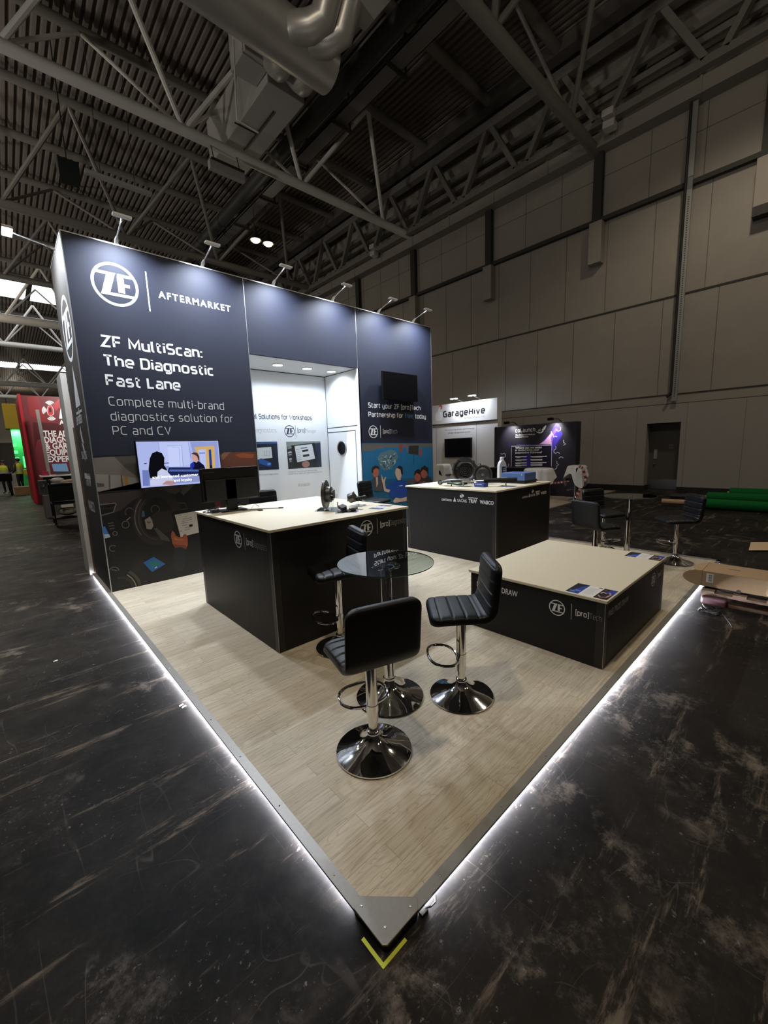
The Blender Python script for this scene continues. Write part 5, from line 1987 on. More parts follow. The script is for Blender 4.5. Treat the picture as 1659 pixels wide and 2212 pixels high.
mb = MB(M['black'])
mb.tube([(4.26, 2.46, T2 + .085), (4.48, 2.07, T2 + .090)], [.034, .034], 20)
mb.build('body', t, smooth=40)
mb = MB(M['chrome'])
mb.tube([(4.10, 2.735, T2 + .075), (4.26, 2.46, T2 + .085)], .010, 12)
mb.build('rod', t, smooth=40)
mb = MB(M['alu'])
mb.tube([(4.36, 2.25, T2 + .122), (4.40, 2.18, T2 + .124)], .008, 10)
mb.build('bracket', t, smooth=40)
for k, (x, y) in enumerate(((4.12, 2.72), (4.40, 2.20))):
    t = thing('acrylic_stand', ('left clear stand holding the rod of the shock absorber', 'right clear stand holding the body of the shock absorber')[k], 'display stand', (x, y, T2), 'clear stands on the back counter')
    mb = MB(M['acrylic'])
    mb.extrude([(x - .05, y + .10, T2), (x - .04, y - .13, T2), (x + .07, y - .13, T2), (x + .06, y + .10, T2)], (0, 0, .008))
    mb.build('base_plate', t)
    mb = MB(M['alu_bright'])
    mb.tube([(x, y, T2 + .008), (x, y, T2 + (.09 if k == 0 else .06))], .010, 10)
    mb.build('pin', t, smooth=40)
t = thing('blue_part_box', 'small blue product carton lying in front of the clutch plate', 'carton', (4.2, 2.47, T2))
mb = MB(flat('#2a438f'))
mb.box((4.16, 2.40, T2), (4.27, 2.56, T2 + .055))
b = mb.build('carton', t, bevel=.003)
mb = MB(M['white_print'])
mb.text('ZF', (4.159, 2.545, T2 + .03), -Y, Z, .02, .015, .03)
mb.text('SACHS', (4.159, 2.515, T2 + .03), -Y, Z, .08, .015, .03)
mb.build('lettering', b)
t = thing('blue_display_case', 'blue box with black base standing at the right of the back counter', 'display box', (4.95, 2.36, T2))
mb = MB(mat('blue_painted_case', (.075, .14, .34), .45))
mb.box((4.86, 2.165, T2 + .04), (5.20, 2.555, T2 + .155))
mb.build('case', t, bevel=.006)
mb = MB(M['black'])
mb.box((4.855, 2.16, T2), (5.205, 2.56, T2 + .045))
mb.build('base', t)
mb = MB(M['white_print'])
mb.lathe([(.008, 0), (.008, .002)], (4.859, 2.215, T2 + .13), 12, (-1, 0, 0))
mb.build('badge', t)
t = thing('fluid_bottle', 'white plastic fluid bottle with dark label on the back counter', 'bottle', (5.05, 2.66, T2))
mb = MB(mat('white_plastic', (.72, .72, .70), .4))
pts = [(-.062, T2), (.062, T2), (.062, T2 + .25), (.050, T2 + .30), (.026, T2 + .33), (.026, T2 + .345), (-.026, T2 + .345), (-.026, T2 + .33), (-.050, T2 + .30), (-.062, T2 + .25)]
bd = Vector((-.5, -.85, 0)).normalized()
bs = Vector((-bd.y, bd.x, 0)) * -1
bc = Vector((5.05, 2.66, 0))
mb.extrude([bc + bs * a + Z * z + bd * .04 for a, z in pts], bd * -.08)
mb.build('body', t, bevel=.014, seg=3)
mb = MB(mat('white_cap', (.8, .8, .8), .4))
mb.lathe([(.030, 0), (.030, .04), (.026, .044)], bc + Z * (T2 + .345), 20)
mb.build('cap', t, smooth=40)
mb = MB(flat('#1d3550'))
q = bc + bd * .0415
mb.poly([q - bs * .045 + Z * (T2 + .06), q + bs * .02 + Z * (T2 + .06), q + bs * .02 + Z * (T2 + .24), q - bs * .045 + Z * (T2 + .24)])
mb.m(M['white_print'])
for k in range(5):
    z = T2 + .08 + k * .03
    mb.poly([q + bd * .0008 - bs * .035 + Z * z, q + bd * .0008 + bs * (.0 + .01 * (k % 2)) + Z * z, q + bd * .0008 + bs * (.0 + .01 * (k % 2)) + Z * (z + .008), q + bd * .0008 - bs * .035 + Z * (z + .008)])
mb.build('label', t)
mb = MB(mat('brown_wire', (.12, .035, .03), .4))
for s in (-1, 1):
    mb.tube(arc((4.18, 3.56 + s * .03, T2 + .018), Y, Vector((.3, 0, 1)), .024, 0, 2 * PI, 16, .018)[:-1], .0022, 6, closed=True)
    mb.tube([(4.18, 3.56 + s * .055, T2 + .022), (4.28, 3.56 + s * .05, T2 + .012), (4.31, 3.56 + s * .05, T2 + .003)], .002, 6)
mb.tube([(4.18, 3.554, T2 + .02), (4.18, 3.566, T2 + .02)], .002, 6)
tag(mb.build('spectacles', smooth=40), 'thin framed spectacles at the left corner of the back counter', 'spectacles')

# ------------------------------------------------------------------ pallet, cardboard and cables at the right edge
t = thing('wooden_pallet', 'rough wooden pallet on the floor under the cardboard box', 'pallet', (4.6, -.7, FZ))
for x0 in (4.18, 4.70, 5.2):
    mb = MB(M['wood'])
    mb.box((x0, -1.38, FZ + .085), (x0 + .10, -.09, FZ + .108))
    mb.build('stringer_board', t)
    mb = MB(M['wood'])
    mb.box((x0, -1.38, FZ), (x0 + .10, -.09, FZ + .02))
    mb.build('bottom_board', t)
    for y0 in (-.23, -.80, -1.38):
        mb = MB(M['wood'])
        mb.box((x0, y0, FZ + .02), (x0 + .10, y0 + .14, FZ + .085))
        mb.build('block', t)
for k in range(6):
    mb = MB(M['wood'])
    y0 = -.19 - k * .235
    mb.box((4.18, y0, FZ + .108), (5.30, y0 + .10, FZ + .128))
    mb.build('deck_board', t)
t = thing('cardboard_box', 'long brown cardboard box with curved open flap on the pallet', 'box', (4.5, -.4, FZ + .13))
BZ = FZ + .150
mb = MB(M['card'])
mb.extrude([(4.24, -1.0, BZ), (4.62, -1.0, BZ), (4.62, -.075, BZ), (4.24, -.075, BZ)], (0, 0, .155))
b = mb.build('carton', t, bevel=.004)
mb = MB(M['card'])
fl = [(4.239, -.075 + .155 * math.sin(a) * 1.0, BZ + .0775 - .0775 * math.cos(a) * 1.0) for a in [PI * i / 16 for i in range(17)]]
mb.extrude(fl, (.006, 0, 0))
mb.build('side_flap', t)
mb = MB(M['card'])
fl = [(4.43 - .19 * math.cos(a), -.075 + .10 * math.sin(a), BZ + .152 - .02 * math.sin(a)) for a in [PI * i / 16 for i in range(17)]]
mb.extrude(fl, (0, 0, .005))
mb.build('top_flap', t)
mb = MB(M['card_in'])
mb.extrude([(4.235, -.545, BZ + .03), (4.19, -.56, BZ + .02), (4.19, -.60, BZ + .16), (4.235, -.56, BZ + .15)], (0, -.02, 0))
mb.build('torn_edge', t)
mb = MB(M['paper'])
mb.box((4.2385, -.165, BZ + .045), (4.2398, -.110, BZ + .135))
b2 = mb.build('bar_code_label', t)
mb = MB(flat('#2a2a2a'))
for k in range(9):
    z = BZ + .055 + k * .008
    mb.box((4.2378, -.155, z), (4.2384, -.128, z + (.002, .005, .003)[k % 3]))
mb.build('bar_code', b2)
mb = MB(M['seam'])
mb.box((4.44, -.34, BZ + .1555), (4.45, -.25, BZ + .1562))
mb.lathe([(.018, 0), (.018, .001)], (4.2392, -.36, BZ + .004), 16, (-1, 0, 0))
mb.build('hand_slot', t)
mb = MB(M['black'])
mb.box((4.27, -1.0, FZ + .128), (4.62, -.10, BZ))
tag(mb.build('black_banner'), 'flat black banner board sandwiched between the pallet and the cardboard box', 'panel')
t = thing('cardboard_sheet', 'loose cardboard sheet on the dark floor at the right edge', 'cardboard', (6.6, -.4, FZ))
mb = MB(M['card_in'])
mb.extrude([at(1617, 1189, 2, FZ + .02), at(1690, 1189, 2, FZ + .02), at(1690, 1172, 2, FZ + .08), at(1622, 1172, 2, FZ + .08)], (0, 0, .006))
mb.build('sheet', t)
mb = MB(M['rubber'])
random.seed(11)
pts = []
for k in range(60):
    a = k * .9
    pts.append((3.96 + .075 * math.cos(a) * (1 + .3 * random.random()), -.20 + .06 * math.sin(a * 1.1) * (1 + .4 * random.random()), FZ + .006 + .03 * random.random()))
mb.tube(pts, .005, 6)
mb.tube([(3.98, -.28, FZ + .006), (3.85, -.33, FZ + .006), (3.72, -.38, FZ + .006), (3.64, -.40, FZ + .006)], .006, 6)
tag(mb.build('cable_coil', smooth=50), 'tangled black cable on the floor in front of the pallet', 'cable')
mb = MB(mat('red_plastic_wrap', (.04, .008, .011), .5))
mb.box((4.12, -.30, FZ + .001), (4.18, -.10, FZ + .085))
tag(mb.build('red_bag', bevel=.02, seg=3), 'dark red wrapped bundle pushed against the pallet end', 'bag')

# green carpet rolls by the hall wall
for k, (x, y0, z, r, lab) in enumerate(((10.9, 1.02, .085, .115, 'front green carpet roll with long cardboard core sticking out'), (12.1, 1.14, .10, .13, 'middle green carpet roll behind the front roll'), (13.2, .85, .11, .14, 'rear green carpet roll by the hall wall'))):
    t = thing('carpet_roll', lab, 'carpet roll', (x, y0 - 2, FZ), 'green carpet rolls')
    mb = MB(M['green'])
    mb.tube([(x, y0, FZ + r), (x, y0 - 5, FZ + r)], r, 28)
    mb.build('roll', t, smooth=40)
    mb = MB(M['card'])
    mb.tube([(x, y0 + (.80 if k == 0 else .05), FZ + r), (x, y0 - .02, FZ + r)], .06 if k == 0 else .04, 20)
    mb.build('cardboard_core', t, smooth=40)
mb = MB(M['rubber'])
mb.box((12.55, 1.05, FZ), (12.9, 2.05, FZ + .10))
tag(mb.build('black_roll', bevel=.04, seg=3), 'black bundle lying left of the green carpet rolls', 'bundle')

# ------------------------------------------------------------------ neighbouring stands at the back right
mb = MB(M['planks_far'])
mb.box((8.9, 3.72, FZ), (13.5, 12, -.005))
mb.m(M['alu'])
mb.box((8.9, 3.68, FZ), (13.5, 3.72, .0))
st = struct(mb, 'neighbour_platform', 'brown wood platform under the two smaller stands at the back', 'platform')
st['kind'] = 'structure'
GX = 12.0
t = thing('white_exhibition_wall', 'white stand wall with hand logo and small television, beside the navy wall', 'stand wall', (GX, 8.9, 0))
WHT = mat('white_stand_panel', (.62, .61, .60), .5)
mb = MB(WHT)
mb.box((GX, 7.08, 2.45), (GX + .3, 12, 3.18))
mb.build('header', t)
mb = MB(WHT)
mb.box((GX + .05, 7.08, 0), (GX + .3, 12, 2.45))
b = mb.build('back_panel', t)
mb = MB(M['seam'])
mb.box((GX + .0, 7.08, 2.43), (GX + .05, 12, 2.455))
mb.build('shadow_gap', t)
mb = MB(flat('#8488a8'))
fr = lambda y, z: Vector((GX + .048, y, z))
mb.stroke([fr(7.95, 2.38), fr(7.95, .7)], .02, -X)
mb.stroke([fr(12, 2.36), fr(9.93, 2.36), fr(9.85, 2.28), fr(9.85, .75), fr(9.75, .6), fr(7.95, .6)], .02, -X)
mb.build('line_print', b)
gp = lambda px_, py_: at(px_, py_, 0, GX - .002)
mb = MB(flat('#141414'))
a, c = gp(957, 903), gp(1048, 892)
sign_text(mb, 'GarageHive', (GX - .002, a.y, a.z), -Y, Z, a.y - c.y, .27, .27, .40)
mb.m(flat('#8e8e8e'))
a, c = gp(1003, 904), gp(1047, 900)
mb.text('BE MORE PRODUCTIVE', (GX - .002, a.y, a.z - .02), -Y, Z, a.y - c.y, .07, .0)
mb.m(M['white_print'])
a = gp(948, 893)
hand = [(-.14, -.28), (.13, -.28), (.20, -.12), (.20, .02), (.06, .06), (.10, .22), (.06, .26), (.0, .20), (-.06, .06), (-.16, .02), (-.20, -.1)]
mb.poly([(GX - .003, a.y - u, a.z + v) for u, v in hand])
mb.m(flat('#c8636a'))
mb.poly([(GX - .0025, a.y - .09 - .09 * math.cos(k * PI / 10), a.z + .23 + .09 * math.sin(k * PI / 10)) for k in range(20)])
mb.build('logo', t)
mb = MB(flat('#5a5a5c'))
for s, p0, p1 in (('The community-driven, award-winning', (961, 931), (1024, 928)), ('garage management system.', (968, 937), (1017, 934))):
    a, c = at(*p0, 0, GX + .048), at(*p1, 0, GX + .048)
    mb.text(s, (GX + .048, a.y, a.z), -Y, Z, a.y - c.y, .06, .005)
mb.build('slogan', b)
for k, (px_, py_) in enumerate(((982, 861), (1021, 854))):
    p = at(px_, py_, 0, GX - .35)
    t2 = thing('small_arm_lamp', ('left', 'right')[k] + ' small lit arm lamp over the white stand header', 'spotlight', (GX, p.y, 3.18), 'arm lamps on the white stand')
    mb = MB(M['alu_bright'])
    mb.tube([(GX + .05, p.y - .1, 3.18), (GX - .35, p.y, p.z)], .012, 6)
    mb.build('arm', t2)
    mb = MB(M['alu_bright'])
    mb.box((GX - .42, p.y - .1, p.z), (GX - .30, p.y + .15, p.z + .03))
    h = mb.build('head', t2)
    mb = MB(bpy.data.materials['arm_lamp_glow'])
    mb.box((GX - .42, p.y - .1, p.z - .012), (GX - .30, p.y + .15, p.z - .001))
    mb.build('diffuser', h)
    lamp('small_arm_light', 'AREA', (GX - .36, p.y, p.z - .03), (GX + .02, p.y, 2.5), 20, COOL, .14)
t = thing('wall_television', 'small black television on the white stand wall', 'television', (GX, 9.0, 1.2))
ya, yb = at(960, 968, 0, GX - .05).y, at(1017, 966, 0, GX - .05).y
mb = MB(M['black'])
mb.box((GX - .05, yb, 1.155), (GX + .05, ya, 1.875))
mb.build('casing', t, bevel=.01)
mb = MB(M['screen_off'])
mb.box((GX - .053, yb + .03, 1.185), (GX - .049, ya - .03, 1.845))
mb.build('screen', t)

CX_ = 11.3
t = thing('purple_exhibition_wall', 'dark purple pop-up stand wall with rocket logo', 'stand wall', (CX_, 5.3, 0))
mb = MB(mat('dark_popup_fabric', (.018, .016, .028), .5))
mb.box((CX_, 4.07, 0.0), (CX_ + .30, 6.75, 2.16))
b = mb.build('panel', t, bevel=.03, seg=4)
PC = Picture(1080, 900, 7.54, 0, CX_ - .002, .0002)
PC.fill(flat('#2c2258'), [(420, 600), (870, 590), (1000, 280), (1020, 330), (870, 640), (830, 800), (420, 860)])
PC.fill(flat('#4436a8'), [(640, 455), (800, 300), (910, 110), (960, 120), (1020, 290), (960, 380), (860, 560)])
PC.fill(flat('#7b53b8'), [(640, 455), (760, 360), (905, 190), (945, 200), (870, 330), (850, 455)])
PC.fill(flat('#cfa0c8'), [(620, 458), (720, 400), (835, 265), (855, 270), (830, 360), (845, 458)])
PC.fill(flat('#3a2a74'), [(370, 600), (500, 600), (500, 800), (370, 860)])
PC.line(flat('#4a3a8a'), [(280, 455), (640, 455), (840, 460)], .03)
PC.line(flat('#2a2266'), [(150, 420), (160, 470), (150, 520)], .05)
PC.fill(flat('#151126'), [(190, 482), (838, 466), (832, 860), (185, 860)])
PC.fill(flat('#33257a'), [(380, 640), (500, 600), (520, 800), (360, 860)])
PC.line(flat('#c9c6d4'), [(185, 810), (190, 482), (845, 465), (838, 810)], .018)
for pl in ([(915, 215), (950, 240), (988, 215), (990, 172)], [(832, 240), (840, 265), (865, 295), (875, 335), (905, 315), (932, 330)], [(1035, 380), (1040, 425), (1072, 445), (1035, 468)], [(910, 480), (912, 525), (880, 545), (878, 580), (905, 600), (940, 578), (972, 600)], [(960, 680), (995, 650), (1032, 675)], [(928, 725), (930, 765), (960, 782), (928, 800), (925, 840), (885, 862)], [(10, 598), (35, 615), (65, 595), (90, 615), (88, 650), (60, 668)], [(142, 765), (142, 800), (120, 818), (95, 805)], [(800, 410), (840, 380)]):
    PC.line(flat('#b9b6c8'), pl, .022)
PC.k += 2
PC.mb.m(M['white_print'])


def ctext(s, u0, v0, u1, v1, cap, wgt=.01, m=None):
    a, c = PC.p(u0, v0), PC.p(u1, v1)
    if m:
        PC.mb.m(m)
    PC.mb.text(s, (a.x, a.y, a.z), -Y, Z, a.y - c.y, cap, wgt)



def ctext2(s, u0, v0, u1, v1, cap, w):
    a, c = PC.p(u0, v0), PC.p(u1, v1)
    sign_text(PC.mb, s, (a.x, a.y, a.z), -Y, Z, a.y - c.y, cap, w, .34)


ctext2('coLaunch', 252, 262, 575, 245, .13, .2)
ctext('The Automotive Business', 252, 312, 570, 300, .042, .03)
ctext('Solutions Provider', 252, 345, 468, 338, .042, .02)
ctext('Where can we assist', 250, 525, 682, 515, .062, .03)
ctext('in modernising your', 250, 562, 640, 555, .062, .005)
ctext('automotive business?', 250, 602, 686, 592, .062, .005)
for k, v in enumerate((655, 707, 757, 793, 838)):
    PC.mb.m(M['white_print'])
    PC.line(M['white_print'], [(248, v), (258, v), (440, v - 4)], .022)
    PC.line(M['grey_print'], [(265, v + 14), (330 + 20 * (k % 2), v + 13)], .014)
    if k < 4:
        PC.line(M['white_print'], [(498, v - 6), (508, v - 6), ((765, 690, 760, 690)[k], v - 9)], .022)
        PC.line(M['grey_print'], [(512, v + 9), (690, v + 6)], .014)
PC.fill(M['white_print'], [(690, 210), (705, 180), (740, 145), (755, 140), (755, 165), (735, 205), (715, 225)])
PC.fill(M['white_print'], [(680, 200), (700, 215), (712, 240), (680, 268), (640, 275), (610, 260), (588, 232), (620, 252), (660, 255), (690, 235)])
for k in range(3):
    PC.line(M['grey_print'], [(630 + k * 14, 240), (630 + k * 14, 212 - k * 8)], .02)
PC.mb.build('printed_graphics', b)
for k, (px_, py_) in enumerate(((1095, 914), (1190, 906))):
    p = at(px_, py_, 0, CX_ - .3)
    t2 = thing('clip_lamp', ('left', 'right')[k] + ' black clip lamp over the purple stand', 'spotlight', (CX_, p.y, 2.16), 'clip lamps on the purple stand')
    mb = MB(M['black'])
    mb.tube([(CX_ + .1, p.y - .15, 2.16), (CX_ - .05, p.y - .1, 2.26), (CX_ - .3, p.y, p.z)], .012, 6)
    mb.build('arm', t2)
    mb = MB(M['black'])
    mb.box((CX_ - .36, p.y - .07, p.z - .03), (CX_ - .24, p.y + .09, p.z + .05))
    h = mb.build('head', t2, bevel=.02)
    mb = MB(bpy.data.materials['arm_lamp_glow'])
    mb.box((CX_ - .240, p.y - .05, p.z - .02), (CX_ - .236, p.y + .07, p.z + .03))
    mb.build('diffuser', h)
    lamp('clip_light', 'SPOT', (CX_ - .28, p.y, p.z - .05), (CX_ + .0, p.y, 1.9), 45, (1, .97, .93), .05, angle=1.7, blend=.8)


def draped(name, label, cat, c, top, r, drop, folds, seed, square=False):
    """cloth thrown over something: flat top, wavy skirt"""
    random.seed(seed)
    n, rows = 64, 9
    mb = MB(M['film'])
    base = []
    ph = random.random() * 6
    mb.v.append((c[0], c[1], top + .004))
    for i in range(rows + 1):
        f = i / rows
        row = []
        for j in range(n):
            a = 2 * PI * j / n
            rr = r * (1 / max(abs(math.cos(a)), abs(math.sin(a))) ** .7 if square else 1)
            if f < .4:
                k, z = f / .4, top
            else:
                g = (f - .4) / .6
                wave = .5 + .5 * math.sin(a * folds + ph) * .7 + .3 * math.sin(a * (folds + 4) - ph)
                k = 1 + g * ((.30 if square else .10) + .20 * wave)
                z = top - g * drop * (.75 + .35 * math.sin(a * 3 + ph) + .12 * wave)
            mb.v.append((c[0] + rr * k * math.cos(a), c[1] + rr * k * math.sin(a), z))
    for j in range(n):
        mb.face((0, 1 + j, 1 + (j + 1) % n))
    for i in range(rows):
        for j in range(n):
            a, b_ = 1 + i * n + j, 1 + i * n + (j + 1) % n
            mb.face((a, a + n, b_ + n, b_))
    return tag(mb.build(name, smooth=60), label, cat)


# covered table and stools on the purple stand
def plain_table(x, y, h, r, label):
    t = thing('pedestal_table', label, 'table', (x, y, 0))
    mb = MB(M['chrome'])
    mb.lathe([(.22, 0), (.22, .01), (.08, .05), (.04, .1), (.035, h - .02)], (x, y, 0), 32)
    mb.build('pedestal', t, smooth=40)
    mb = MB(M['white'])
    mb.lathe([(r, h - .02), (r, h)], (x, y, 0), 40)
    mb.build('tabletop', t, smooth=30)


plain_table(10.2, 4.63, .88, .36, 'pedestal table hidden under the milky sheet by the purple stand')
draped('dust_sheet', 'milky plastic sheet draped over the table by the purple stand', 'dust sheet', (10.2, 4.63), .895, .375, .40, 9, 4)
bar_stool(10.62, 3.78, .62, (.35, .94), (.3, .9), 'bar stool under the milky sheet right of the purple stand', 'covered stools')
draped('dust_sheet', 'milky plastic sheet with striped tape over the stool right of purple stand', 'dust sheet', (10.60, 3.74), .955, .20, .50, 5, 9, True)
tape = MB(flat('#b8b0aa'))
pts = [(10.35, 3.62, .96), (10.36, 3.50, .9), (10.45, 3.45, .62), (10.5, 3.60, .34), (10.55, 3.72, .12)]
tr = flat('#9a2430')
for (a, b_), k in zip(zip(pts, pts[1:]), range(9)):
    a, b_ = Vector(a), Vector(b_)
    for q in range(4):
        tape.m(tr if q % 2 else flat('#c8c0ba'))
        tape.bar(a + (b_ - a) * q / 4, a + (b_ - a) * (q + 1) / 4, .07, .004, (1, 0, 0))
for q in range(30):
    tape.m(tr if q % 2 else flat('#c8c0ba'))
    f0, f1 = q / 30, (q + 1) / 30
    sag = lambda f: Vector((10.3 + .25 * f, 5.0 - 1.2 * f, .62 - .25 * math.sin(f * PI) * .5 - .05 * f))
    tape.bar(sag(f0), sag(f1), .05, .004, (1, 0, 0))
for k in range(14):
    a = k * .7
    tape.m(tr if k % 2 else flat('#c8c0ba'))
    tape.bar((10.6 + .22 * math.cos(a), 3.75 + .2 * math.sin(a), .012), (10.6 + .22 * math.cos(a + .7), 3.75 + .2 * math.sin(a + .7), .02), .05, .004)
tag(tape.build('barrier_tape'), 'red and white striped barrier tape wound round the covered stool', 'tape')
bar_stool(10.9, 8.5, .62, (-.6, -.8), (-.6, -.8), 'bar stool under the milky sheet in front of the white stand', 'covered stools')
draped('dust_sheet', 'milky plastic sheet over the stool in front of the white stand', 'dust sheet', (10.9, 8.6), .96, .20, .55, 5, 21, True)
mb = MB(WHT)
mb.box((11.2, 9.55, 0), (11.5, 9.85, 1.0))
tag(mb.build('white_plinth', bevel=.03), 'narrow white plinth in front of the white stand, by the navy wall', 'plinth')
mb = MB(M['black'])
mb.box((10.6, at(1133, 1012, 0, 10.6).y, 0), (11.1, at(1058, 1012, 0, 10.6).y, at(1098, 1010, 0, 10.6).z))
tag(mb.build('black_plinth', bevel=.01), 'black plinth between the white stand and the purple stand', 'plinth')

# ------------------------------------------------------------------ things beyond the left end of the wall
t = thing('pale_partition', 'narrow pale grey partition end just behind the navy wall', 'partition', (.02, 6.3, FZ))
mb = MB(mat('pale_partition_board', (.72, .69, .63), .6, grain=.05))
mb.box((-.02, 6.06, FZ), (.045, 6.54, 2.70))
mb.build('board', t)
mb = MB(mat('torn_brown_edge', (.12, .07, .045), .8))
mb.box((.03, 6.015, FZ), (.05, 6.058, 2.0))
mb.build('brown_edge', t)
RY = 19.4
t = thing('red_exhibition_stand', 'tall red stand wall with white sensor logo, left of the navy wall', 'stand wall', (.6, 20, FZ))
mb = MB(M['red'])
mb.box((-.06, RY, FZ), (.02, 22.9, 4.02))
mb.build('red_side', t)
mb = MB(M['maroon'])
mb.box((.02, RY + .02, FZ), (4.2, RY + .3, 3.98))
b = mb.build('front_print', t)
PR = Picture(0, 840, 6.913, 1, RY + .018, .0008)
PR.fill(flat('#8a2028'), [(400, 120), (560, 110), (700, 470), (880, 520), (640, 490), (440, 400)])
PR.fill(flat('#a8323a'), [(780, 240), (885, 150), (900, 280), (830, 330)])
PR.fill(flat('#4a1216'), [(490, 500), (960, 520), (1010, 640), (560, 760), (520, 900)])
PR.fill(flat('#c62a30'), [(715, 262), (770, 252), (795, 300), (798, 375), (765, 398), (720, 385), (705, 320)])
PR.fill(flat('#3a0a0c'), [(728, 285), (762, 282), (775, 345), (735, 352)])
PR.line(flat('#e8dcdc'), [(718, 258), (770, 250), (795, 300), (800, 380), (765, 402), (720, 390), (702, 330)], .02, True)
for r, dy in ((26, -20), (48, -32), (72, -48)):
    PR.oval(flat('#e8e4e4'), (742, 250), (r, r * .9), .04, PI * 1.2, PI * 1.8)
    PR.oval(flat('#e8e4e4'), (708, 322), (r, r), .04, PI * .75, PI * 1.28)
    PR.oval(flat('#e8e4e4'), (768, 400), (r, r * .9), .04, PI * .2, PI * .8)
PR.k += 2
PR.mb.m(M['white_print'])
for s, u, v, wd in (('THE ADVANCED', 655, 715, 1.75), ('DIAGNOSTICS', 668, 808, 1.6), ('& GARAGE', 680, 902, 1.25), ('EQUIPMENT', 692, 998, 1.4), ('EXPERTS', 712, 1098, 1.08)):
    a = PR.p(u, v)
    PR.mb.text(s, (a.x, a.y, a.z), X, Z, wd * .9, .23, .03)
a = PR.p(888, 536)
PR.mb.text('A', (a.x, a.y, a.z), X, Z, .16, .18, .03)
PR.fill(M['white_print'], [(880, 445), (905, 280), (960, 280), (980, 450)])
PR.mb.build('printed_graphics', b)
mb = MB(M['alu'])
mb.bar(at(80, 885, 1, 18.9), at(109, 1040, 1, 18.9), .10, .04, (0, 1, 0))
for k in range(9):
    pass
tag(mb.build('ladder_rail'), 'grey aluminium ladder leaning in front of the red stand print', 'ladder')
# desk, laptop, trolley and cabinets in front of the red stand
t = thing('stand_desk', 'white topped desk against the red stand wall', 'desk', (1.0, 18.6, FZ))
mb = MB(M['paper'])
mb.box((.15, 18.2, 1.0), (2.2, 18.9, 1.05))
mb.build('desk_top', t)
mb = MB(M['cloth_dark'])
mb.box((.25, 18.3, FZ), (2.1, 18.85, 1.0))
mb.build('desk_body', t)
t = thing('laptop', 'open laptop with pale blue screen on the white topped desk', 'laptop', (.8, 18.5, 1.05))
mb = MB(M['dark_steel'])
mb.box((.62, 18.3, 1.05), (1.02, 18.65, 1.15))
mb.build('base', t)
mb = MB(glow('#5f7f9c', .8))
mb.extrude([(.58, 18.62, 1.18), (1.02, 18.62, 1.15), (1.0, 18.72, 1.45), (.56, 18.72, 1.45)], (0, .02, 0))
mb.build('screen', t)
mb = MB(flat('#a82a4a'))
mb.extrude([(.2, 18.25, 1.05), (.42, 18.25, 1.05), (.40, 18.25, 1.2), (.22, 18.25, 1.2)], (0, .3, 0))
tag(mb.build('pink_package'), 'pink package at the left end of the white topped desk', 'package')
t = thing('grey_cabinet', 'grey metal cabinet standing below the desk by the red stand', 'cabinet', (.2, 14.6, FZ))
mb = MB(mat('grey_cabinet_paint', (.16, .16, .16), .5))
mb.box((-.04, 14.0, FZ), (.42, 14.7, .62))
mb.build('body', t, bevel=.01)
mb = MB(M['seam'])
mb.box((.20, 13.985, .50), (.40, 14.0, .56))
mb.build('handle', t)
t = thing('engine_display', 'open machine with chrome pipes above the grey cabinet', 'machine', (.2, 14.6, .62))
mb = MB(M['dark_steel'])
mb.box((-.08, 14.3, .63), (.42, 14.7, 1.02))
mb.build('block', t)
random.seed(5)
for k in range(9):
    mb = MB(M['chrome'])
    x0, z0 = -.05 + random.random() * .38, .68 + random.random() * .28
    mb.tube([(x0, 14.28, z0), (x0 + .05, 14.22, z0 + .04), (x0 + .07 * random.random(), 14.24, z0 + .1)], .018, 8)
    mb.build('chrome_pipe', t, smooth=40)
t = thing('tool_trolley', 'black wheeled trolley by the red stand, left of the pale partition', 'trolley', (.33, 11.9, FZ))
for x in (.02, .56):
    for y in (11.7, 12.3):
        mb = MB(M['black'])
        mb.bar((x, y, FZ + .05), (x, y, 1.12), .035, .035, (1, 0, 0))
        mb.build('post', t)
for z in (.16, .52, .98):
    mb = MB(M['black'])
    mb.box((.0, 11.68, z), (.58, 12.32, z + .04))
    mb.build('shelf', t)
mb = MB(M['black'])
mb.box((.03, 11.7, .60), (.55, 12.3, .98))
mb.build('drawer_block', t, bevel=.01)
for x in (.04, .54):
    for y in (11.72, 12.28):
        mb = MB(M['rubber'])
        mb.lathe([(.045, -.015), (.045, .015)], (x, y, FZ + .045), 16, (1, 0, 0))
        mb.build('wheel', t, smooth=40)
mb = MB(mat('beige_plastic', (.40, .36, .26), .5))
mb.ball((.30, 11.95, .33), (.20, .18, .12), 16, 8)
tag(mb.build('beige_bag', smooth=50), 'beige bag on the lower shelf of the black trolley', 'bag')
mb = MB(M['paper'])
mb.box((.16, 11.66, .44), (.40, 11.675, .51))
tag(mb.build('paper_label'), 'paper sheet hanging on the front of the black trolley', 'paper')
mb = MB(M['card_in'])
mb.extrude([(.22, 11.8, 1.03), (.52, 11.75, 1.06), (.62, 11.8, 1.10), (.30, 11.95, 1.06)], (0, 0, .03))
tag(mb.build('wood_strip'), 'pale wood strip lying on top of the black trolley', 'wood')
mb = MB(M['film'])
mb.ball((.2, 12.12, 1.09), (.14, .11, .065), 16, 8)
tag(mb.build('plastic_bundle', smooth=60), 'grey plastic bundle on the black trolley beside the wood strip', 'bundle')
for k, (x, y, z0, s, lab) in enumerate(((.52, 10.6, .22, .30, 'tall cardboard box partly hidden by the pale partition'), (.50, 9.9, .06, .20, 'small cardboard box stacked beside the pale partition'), (.42, 9.1, -.03, .17, 'open cardboard tray low beside the pale partition'))):
    mb = MB((M['card'], M['card_in'], M['card'])[k])
    mb.box((x, y, FZ), (x + s, y + s, z0 + s))
    tag(mb.build('cardboard_box', bevel=.005), lab, 'box', 'boxes by the pale partition')
